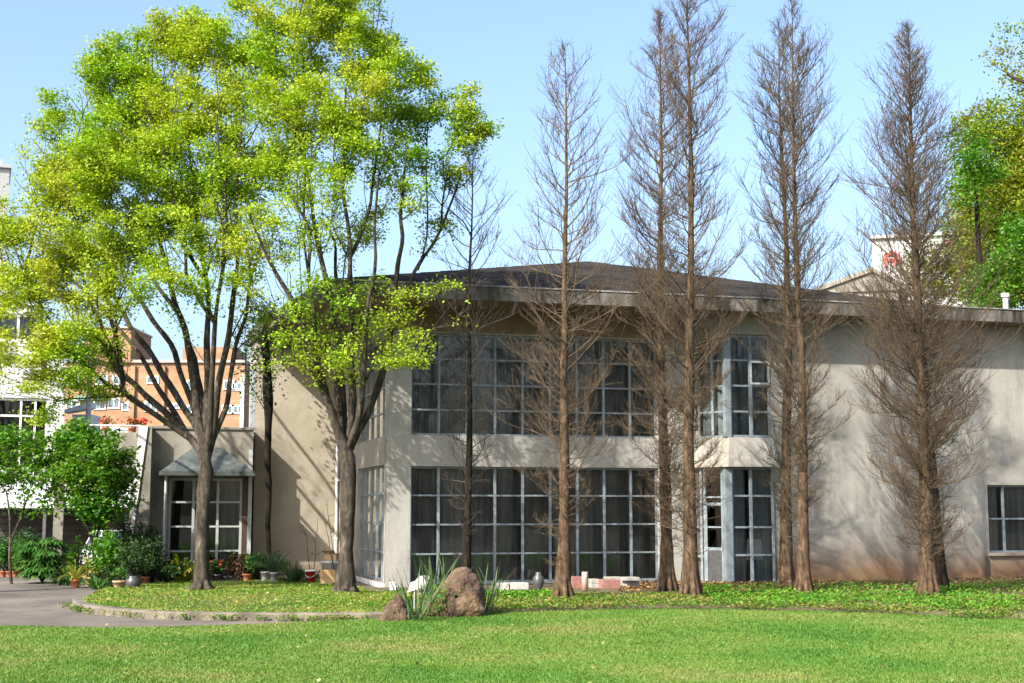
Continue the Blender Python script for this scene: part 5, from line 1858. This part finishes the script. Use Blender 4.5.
stick_plant('dry leafless sapling with thin stems rising behind the red bucket', 313, 582, 5, 2.0, 2)
stick_plant('dry leafless sapling leaning out beside the trunk of the right leafy tree', 336, 583, 6, 2.5, 2)
p = ground_at(311, 583.5)
bu = thing('red_bucket', 'dark red plastic bucket with a pale rim standing by the cardboard box', 'bucket', p)
b = MB()
b.lathe([(0, 0), (.115, 0), (.15, .36), (.16, .36), (.16, .385), (.145, .385), (.11, .03), (0, .03)], n=22)
b.build('body', M['red_plastic'], bu)
b = MB()
b.lathe([(.162, .36), (.172, .36), (.172, .40), (.145, .40), (.145, .385)], n=22)
b.build('rim', M['white'], bu)
b = MB()
b.tube([(-.165, 0, .37), (-.16, -.09, .25), (-.04, -.19, .18), (.1, -.16, .22), (.165, 0, .37)], .007, 6)
b.build('handle', M['white'], bu)
p = ground_at(327.5, 584.5)
b = MB()
b.box(-.2, .2, -.15, .15, 0, .42)
o = tag(b.build('cardboard_box', M['cardboard'], None, .006), 'upright tan cardboard box standing on the ground against the right leafy tree trunk', 'box')
o.location = tuple(p)
o.rotation_euler = (0, 0, .35)
p2 = ground_at(326, 582)
tb = thing('plastic_tub', 'dusty white plastic tub behind the upright cardboard box', 'tub', p2 + np.array([.1, .55, 0]))
b = MB()
b.lathe([(0, .0), (.27, .0), (.32, .55), (.35, .55), (.35, .62), (.29, .62), (.27, .56), (0, .56)], n=24)
b.build('body', M['tub'], tb)
b = MB()
b.box(-.2, .2, -.15, .15, 0, .22)
b.hexa([(-.2, -.18, .225), (.2, -.18, .225), (.2, -.15, .225), (-.2, -.15, .225), (-.2, -.34, .32), (.2, -.34, .32), (.2, -.33, .34), (-.2, -.33, .34)])
o = tag(b.build('cardboard_box', M['cardboard'], None, .004), 'open crumpled cardboard box lying on top of the white plastic tub', 'box')
o.location = (p2[0] + .12, p2[1] + .45, p2[2] + .632)
o.rotation_euler = (0, 0, -.3)
p = ground_at(393, 590.5)
b = MB()
b.box(-.085, .085, -.08, .08, 0, .2)
b.box(-.095, .095, -.09, .09, .201, .23)
o = tag(b.build('utility_box', M['white'], None, .008), 'small white box on the ground at the foot of the hall corner', 'box')
o.location = tuple(p)

# ------------------------------------------------------------------ boulders with sword leaves
def boulder(name, label, prof, Y, depth, seed, z):
    """prof: outline (px, py) of the rock's face; the body bulges front and back behind it"""
    ctr = np.mean([at(x, y, Y) for x, y in prof], axis=0)
    ctr[2] = z
    P = np.array([at(x, y, Y) for x, y in prof]) - ctr
    mid = P.mean(axis=0)
    m_ = MB()
    nA = 44
    ring = interp_curve(np.concatenate([P, P[:1]]), nA + 1)[:-1]
    rows_ = []
    for k in range(15):
        a = -math.pi / 2 + math.pi * k / 14
        sc = max(0.02, math.cos(a)) ** 0.72
        row = []
        for r_ in ring:
            q_ = mid + (r_ - mid) * sc
            dep = math.sin(a) * depth * (1.05 - 0.55 * max(0, q_[2]) / max(P[:, 2]))
            v = Vector((q_[0], dep, q_[2]))
            nz = mnoise.fractal(v * 2.2 + Vector((seed, 0, 0)), 0.9, 2.1, 6)
            dirv = Vector((q_[0] - mid[0], dep, q_[2] - mid[2])).normalized()
            v += dirv * nz * 0.05
            row.append(tuple(v))
        rows_.append(row)
    m_.grid(rows_, True, False)
    o = m_.build(name, M['rock'])
    tag(o, label, 'boulder')
    o.location = tuple(ctr)
    s_ = o.modifiers.new('subdivision', 'SUBSURF')
    s_.subdivision_type = 'SIMPLE'
    s_.levels = s_.render_levels = 2
    tx_ = bpy.data.textures.new('rock_relief', 'CLOUDS')
    tx_.noise_scale = 0.2
    dm_ = o.modifiers.new('relief', 'DISPLACE')
    dm_.texture = tx_
    dm_.strength = 0.09
    dm_.texture_coords = 'LOCAL'
    return o, ctr


YBd = 29.4
boulder('boulder', 'large brown boulder with a peaked top and green creeper on its left flank', [(420, 622), (424, 606), (436, 590), (447, 576), (457, 568.5), (467, 568), (476, 577), (483, 591), (485, 605), (483, 616), (450, 624)], YBd, .55, 3.0, .05)
boulder('boulder', 'smaller brown boulder with a slanting top, at the end of the kerb', [(374, 625), (384, 610), (393, 598), (400, 594), (405, 600), (408, 612), (410, 622), (392, 628)], 28.4, .42, 9.0, .05)
rng = np.random.default_rng(77)
cen = np.array([at(440, 598, YBd - .52), at(436, 606, YBd - .5), at(445, 590, YBd - .45), at(432, 600, YBd - .35)])
base = at(438, 612, YBd - .5)
base[2] = .1
Cn = np.concatenate([c + rng.normal(size=(60, 3)) * np.array([.11, .10, .12]) for c in cen])
V, Fc = leaf_quads(Cn, .065, rng, .3, .65, None)
cr_ = thing('creeping_plant', 'small leaved green creeper clinging to the left flank of the large boulder', 'plant', base)
np_mesh('foliage', V - base, Fc, 4, M['cover_lush'], cr_)
b = MB()
for c in cen:
    b.tube([(0, 0, 0), tuple((c - base) * .5 + np.array([0, -.05, 0])), tuple(c - base)], [.01, .008, .004], 5)
b.build('stem', M['leaf_mid'], cr_)
for px, py, n_, h_, lab, sd in ((417, 619, 16, 1.15, 'clump of upright sword leaves in the gap between the two boulders', 1), (432, 600, 20, 1.2, 'clump of tall sword leaves standing behind the left shoulder of the large boulder', 2),
                                (446, 592, 12, 1.1, 'clump of sword leaves rising just left of the dark conifer, behind the large boulder', 3), (404, 608, 9, .75, 'small clump of sword leaves behind the smaller boulder, by the white plate', 5),
                                (483, 612, 17, 1.0, 'clump of leaning sword leaves at the right foot of the large boulder', 4), (492, 600, 8, .9, 'sparse sword leaves farther right behind the large boulder, before the white slabs', 6)):
    plant('sword_plant', lab, 'plant', px, py, 'blades', 'leaf_greyblue', 90 + sd, .22, h_, int(n_ * 1.6), width=.042, droop=.2, el=(.95, 1.5), z=.08)
p = onz(414, 613, .08)
sg = thing('plant_sign', 'small blank white plate tilted on a stake among the sword leaves', 'sign', p)
b = MB()
b.hexa([(-.14, -.02, .42), (.1, -.02, .5), (.1, .0, .5), (-.14, .0, .42), (-.08, .02, .62), (.16, .02, .7), (.16, .04, .7), (-.08, .04, .62)])
b.build('plate', M['white'], sg)
b = MB()
b.tube([(.0, .02, 0), (.01, .02, .5)], .014, 6)
b.build('stake', M['steel'], sg)
p = onz(425, 590, .1)
b = MB()
b.lathe([(0, 0), (.2, 0), (.27, .12), (.25, .26), (.16, .36), (0, .39)], n=14)
o = tag(b.build('white_stone', M['white_stone']), 'pale rounded stone behind the sword leaves left of the large boulder', 'stone')
o.location = tuple(p)

# ------------------------------------------------------------------ slabs, blocks and a vase along the window foot
def slab(name, label, px0, px1, py0, py1, v, d, m, group=None, z=None):
    a, c = at(px0, py1, 39.0), at(px1, py0, 39.0)
    w, h = (c[0] - a[0]), (c[2] - a[2])
    pp = onz((px0 + px1) / 2, py1, .075 if z is None else z)
    sc = pp[1] / 39.0
    b = MB()
    b.box(-w * sc / 2, w * sc / 2, -d / 2, d / 2, 0, h * sc)
    o = tag(b.build(name, M[m], None, .012), label, 'stone', group)
    o.location = (pp[0], pp[1] + d / 2, pp[2] - .01)
    o.rotation_euler = (0, 0, TH + .05 * math.sin(px0))
    return o


slab('stone_slab', 'left of two long white slabs lying below the window wall right of the boulder', 495, 507.5, 582.5, 590, -.6, .4, 'white_stone')
slab('stone_slab', 'right of two long white slabs lying below the window wall, the brighter one', 509.5, 527, 582.5, 590, -.6, .4, 'white_stone')
slab('stone_block', 'pink stone block partly hidden by the bare conifer trunk', 569, 581.5, 576.5, 588, -.5, .4, 'pink_stone')
slab('stone_slab', 'grey slab pair lying right of the pink pillar stone', 589, 599, 579, 583.2, -.4, .45, 'grey_stone', z=.205)
slab('stone_slab', 'lower grey slab under the slab right of the pink pillar stone', 588.5, 599.5, 583.3, 588, -.4, .5, 'grey_stone')
slab('stone_block', 'dark pink block with flat top in front of the grey slabs', 600, 619, 579.5, 588.5, -.9, .45, 'pink_stone')
slab('stone_slab', 'thick rounded grey slab behind the dark pink block', 606, 622, 576.8, 585, -.3, .45, 'grey_stone')
slab('stone_slab', 'top slab of the rightmost grey stack below the window', 622.7, 638, 577, 580.5, -.35, .45, 'grey_stone', z=.265)
slab('stone_slab', 'bottom slab of the rightmost grey stack below the window', 623.5, 637.5, 580.6, 587, -.35, .45, 'grey_stone')
p = onz(585, 590, .09)
b = MB()
b.lathe([(0, 0), (.085, 0), (.085, .46), (.08, .475), (0, .475)], n=16)
o = tag(b.build('stone_pillar', M['pale_pink']), 'short round pale pink pillar stone standing before the window wall', 'stone')
o.location = tuple(p)
p = onz(538.5, 590, .09)
b = MB()
b.lathe([(0, 0), (.08, 0), (.09, .05), (.16, .2), (.15, .32), (.08, .42), (.09, .47), (.06, .47), (0, .42)], n=16)
o = tag(b.build('stone_jar', M['dark_pot']), 'dark round jar below the window wall left of the conifer with the dark trunk', 'jar')
o.location = tuple(p)
# white cloth hanging inside the bay
p0 = lw(11.04, -.93, .72)
wc = MB()
rows_ = []
for i in range(9):
    t = i / 8
    rows_.append([(-.24 - .05 * t + (.48 + .1 * t) * k / 14, .025 * math.sin(k * 1.5) * (.4 + t), .62 * (1 - t)) for k in range(15)])
wc.grid(rows_, False, True)
o = tag(wc.build('white_cloth', M['cloth']), 'white cloth hanging behind the lower right pane of the bay window', 'cloth')
o.location = tuple(p0)
o.rotation_euler = (0, 0, TH)
so_ = o.modifiers.new('thickness', 'SOLIDIFY')
so_.thickness = .006

# red bougainvillea pots on the gateway roof
for px, py, lab in ((144, 424, 'red flowering pot plant on the annex end of the gateway roof'), (132, 425, 'second red flowering pot plant on the gateway roof, nearer the brick apartments'), (106, 423, 'small red flowers on the gateway roof in front of the brick apartment windows')):
    d = ray(px, py)
    t = (8.2 - np.dot(CO - OB, EV)) / np.dot(d, EV)
    pp = CO + d * t
    pp[2] = 4.72 if px < 148 else 4.94
    plant('potted_flower', lab, 'potted plant', 0, 0, 'bush', 'leaf_mid', 120 + px, .22, .35, 120, .07, 'terracotta', .12, .18, flowers='flower_red', nf=26, pos=pp)

# ------------------------------------------------------------------ car in the drive behind the plants
car = thing('parked_car', 'white hatchback car parked behind the potted plants under the gateway beam', 'car', onz(93, 577, 0) + np.array([0.2, 1.6, 0]), math.radians(-62))
cb = MB()
sec = [(-2.0, .78, .30, .62), (-1.95, .80, .28, .72), (-1.4, .84, .25, .86), (-.9, .85, .25, .92), (0, .86, .25, .93), (.9, .86, .25, .95), (1.6, .84, .27, .95), (1.95, .78, .32, .85)]
rows_ = []
for x, w, z0, z1 in sec:
    rows_.append([(x, -w * .8, z0), (x, -w, z0 + .12), (x, -w, z1 - .18), (x, -w * .93, z1 - .05), (x, -w * .7, z1), (x, 0, z1 + .03), (x, w * .7, z1), (x, w * .93, z1 - .05), (x, w, z1 - .18), (x, w, z0 + .12), (x, w * .8, z0)])
cb.grid(rows_, False, True)
cb.face(rows_[0][::-1])
cb.face(rows_[-1])
cb.build('body', M['car_paint'], car, .02)
gh = MB()
rows_ = []
for x, w, z in ((-1.0, .74, .9), (-.3, .62, 1.42), (.2, .60, 1.47), (1.1, .60, 1.44), (1.85, .70, .92)):
    rows_.append([(x, -w - (.1 if 0 < z < 1 else 0), .88), (x, -w, z), (x, 0, z + .03), (x, w, z), (x, w + (.1 if 0 < z < 1 else 0), .88)])
gh.grid(rows_, False, True)
gh.build('windows', M['glass_far'], car)
rp = MB()
rp.box(-.28, 1.12, -.6, .6, 1.485, 1.515)
for sy in (-1, 1):
    rp.tube([(-1.0, sy * .78, .92), (-.3, sy * .64, 1.46)], .035, 6)
    rp.tube([(.35, sy * .86, .92), (.35, sy * .62, 1.49)], .03, 6)
    rp.tube([(1.85, sy * .76, .94), (1.1, sy * .62, 1.47)], .045, 6)
rp.build('roof', M['car_paint'], car)
for x in (-1.28, 1.25):
    for sy in (-1, 1):
        wh = MB()
        wh.tube([(x, sy * .70, .3), (x, sy * .875, .3)], .3, 20)
        w_o = wh.build('wheel', M['tyre'], car)
        wh = MB()
        wh.tube([(x, sy * .876, .3), (x, sy * .89, .3)], .18, 16)
        wh.build('rim', M['steel'], w_o)
for sy in (-1, 1):
    hl = MB()
    hl.hexa([(-2.01, sy * .5 - .14, .58), (-2.01, sy * .5 + .14, .58), (-1.9, sy * .5 + .16, .58), (-1.9, sy * .5 - .16, .58), (-1.97, sy * .5 - .14, .72), (-1.97, sy * .5 + .14, .72), (-1.88, sy * .5 + .16, .73), (-1.88, sy * .5 - .16, .73)])
    hl.build('headlight', M['frame_white'], car)

# ================================================================== GROUND COVER, GRASS, LEAVES
rng = np.random.default_rng(2024)


def scatter_bed(n, s_rng, t_rng, size, m, name, label_z=(0.0, .08), up=.9, aspect=.7, tpow=1.0, dens=None):
    si = s_rng[0] + (s_rng[1] - s_rng[0]) * rng.random(n)
    t = t_rng[0] + (t_rng[1] - t_rng[0]) * rng.random(n) ** tpow
    p = bed_point(si, t)
    if dens is not None:
        f = np.array([mnoise.noise(Vector((x * dens, y * dens, 3.1))) for x, y, _ in p])
        p = p[f > rng.normal(size=len(p)) * .25 - .12]
    p[:, 2] += label_z[0] + (label_z[1] - label_z[0]) * rng.random(len(p)) ** 1.3
    V, Fc = leaf_quads(p, size, rng, up, aspect)
    o = np_mesh(name, V, Fc, 4, m)
    o['kind'] = 'stuff'
    return o


scatter_bed(110000, (0.000, 0.427), (0.0, .8), .048, M['cover_grass'], 'ground_cover', (.0, .07), tpow=1.1, up=.5, aspect=.4)
scatter_bed(85000, (0.409, 0.889), (-.055, .40), .052, M['cover'], 'ground_cover', (.0, .08), dens=.9, tpow=1.0)
scatter_bed(24000, (0.622, 0.889), (.0, .7), .065, M['cover_lush'], 'weeds', (.02, .17), dens=.6)
scatter_bed(6000, (0.436, 0.533), (.25, .55), .08, M['cover_lush'], 'weeds', (.02, .10), dens=.8)
scatter_bed(9000, (0.560, 0.889), (.5, .98), .08, M['litter'], 'dry_leaf_litter', (.0, .05), up=1.5)
scatter_bed(700, (0.000, 0.444), (.0, .7), .075, M['fallen'], 'fallen_leaves', (.03, .1), up=1.5)

# grass blades over the lawn
le_x, le_y = lawn_edge[:, 0], lawn_edge[:, 1]
n = 430000
Y_ = 16.5 + 16.5 * rng.random(n) ** 1.25
X_2 = (rng.random(n) * 2 - 1) * (Y_ * .50)
ok = Y_ < np.interp(X_2, le_x, le_y) + .02
X_2, Y_ = X_2[ok], Y_[ok]
n = len(X_2)
hgt = .012 + .02 * rng.random(n)
az = rng.random(n) * math.pi
wd = .010 + .008 * rng.random(n)
ln = rng.normal(size=(n, 2)) * .025
b0 = np.stack([X_2 - np.cos(az) * wd, Y_ - np.sin(az) * wd, np.full(n, .025)], 1)
b1_ = np.stack([X_2 + np.cos(az) * wd, Y_ + np.sin(az) * wd, np.full(n, .025)], 1)
tp_ = np.stack([X_2 + ln[:, 0], Y_ + ln[:, 1], .04 + hgt], 1)
V = np.stack([b0, b1_, tp_], 1).reshape(-1, 3)
o = np_mesh('lawn_grass', V, np.arange(3 * n).reshape(-1, 3), 3, M['blade'])
o['kind'] = 'stuff'
# fallen leaves on the lawn and the drive
n = 130
Y_ = 17 + 15 * rng.random(n)
X_2 = (rng.random(n) * 2 - 1) * Y_ * .4
Cn = np.stack([X_2, Y_, np.full(n, .085)], 1)
V, Fc = leaf_quads(Cn, .062, rng, 2.0, .7)
o = np_mesh('fallen_leaves', V, Fc, 4, M['fallen'])
o['kind'] = 'stuff'
# taller weeds along the foot of the kerb
kp, kn = [], []
for k in range(70):
    i = rng.integers(4, 70)
    c = kc[i] + nrm[i] * (.27 + .1 * rng.random())
    kp.append(c + rng.normal(size=(14, 3)) * np.array([.07, .03, 0]) + np.array([0, 0, .0]))
kp = np.concatenate(kp)
kp[:, 2] = .02 + .1 * rng.random(len(kp))
V, Fc = leaf_quads(kp, .06, rng, .2, .5)
o = np_mesh('kerb_weeds', V, Fc, 4, M['cover'])
o['kind'] = 'stuff'
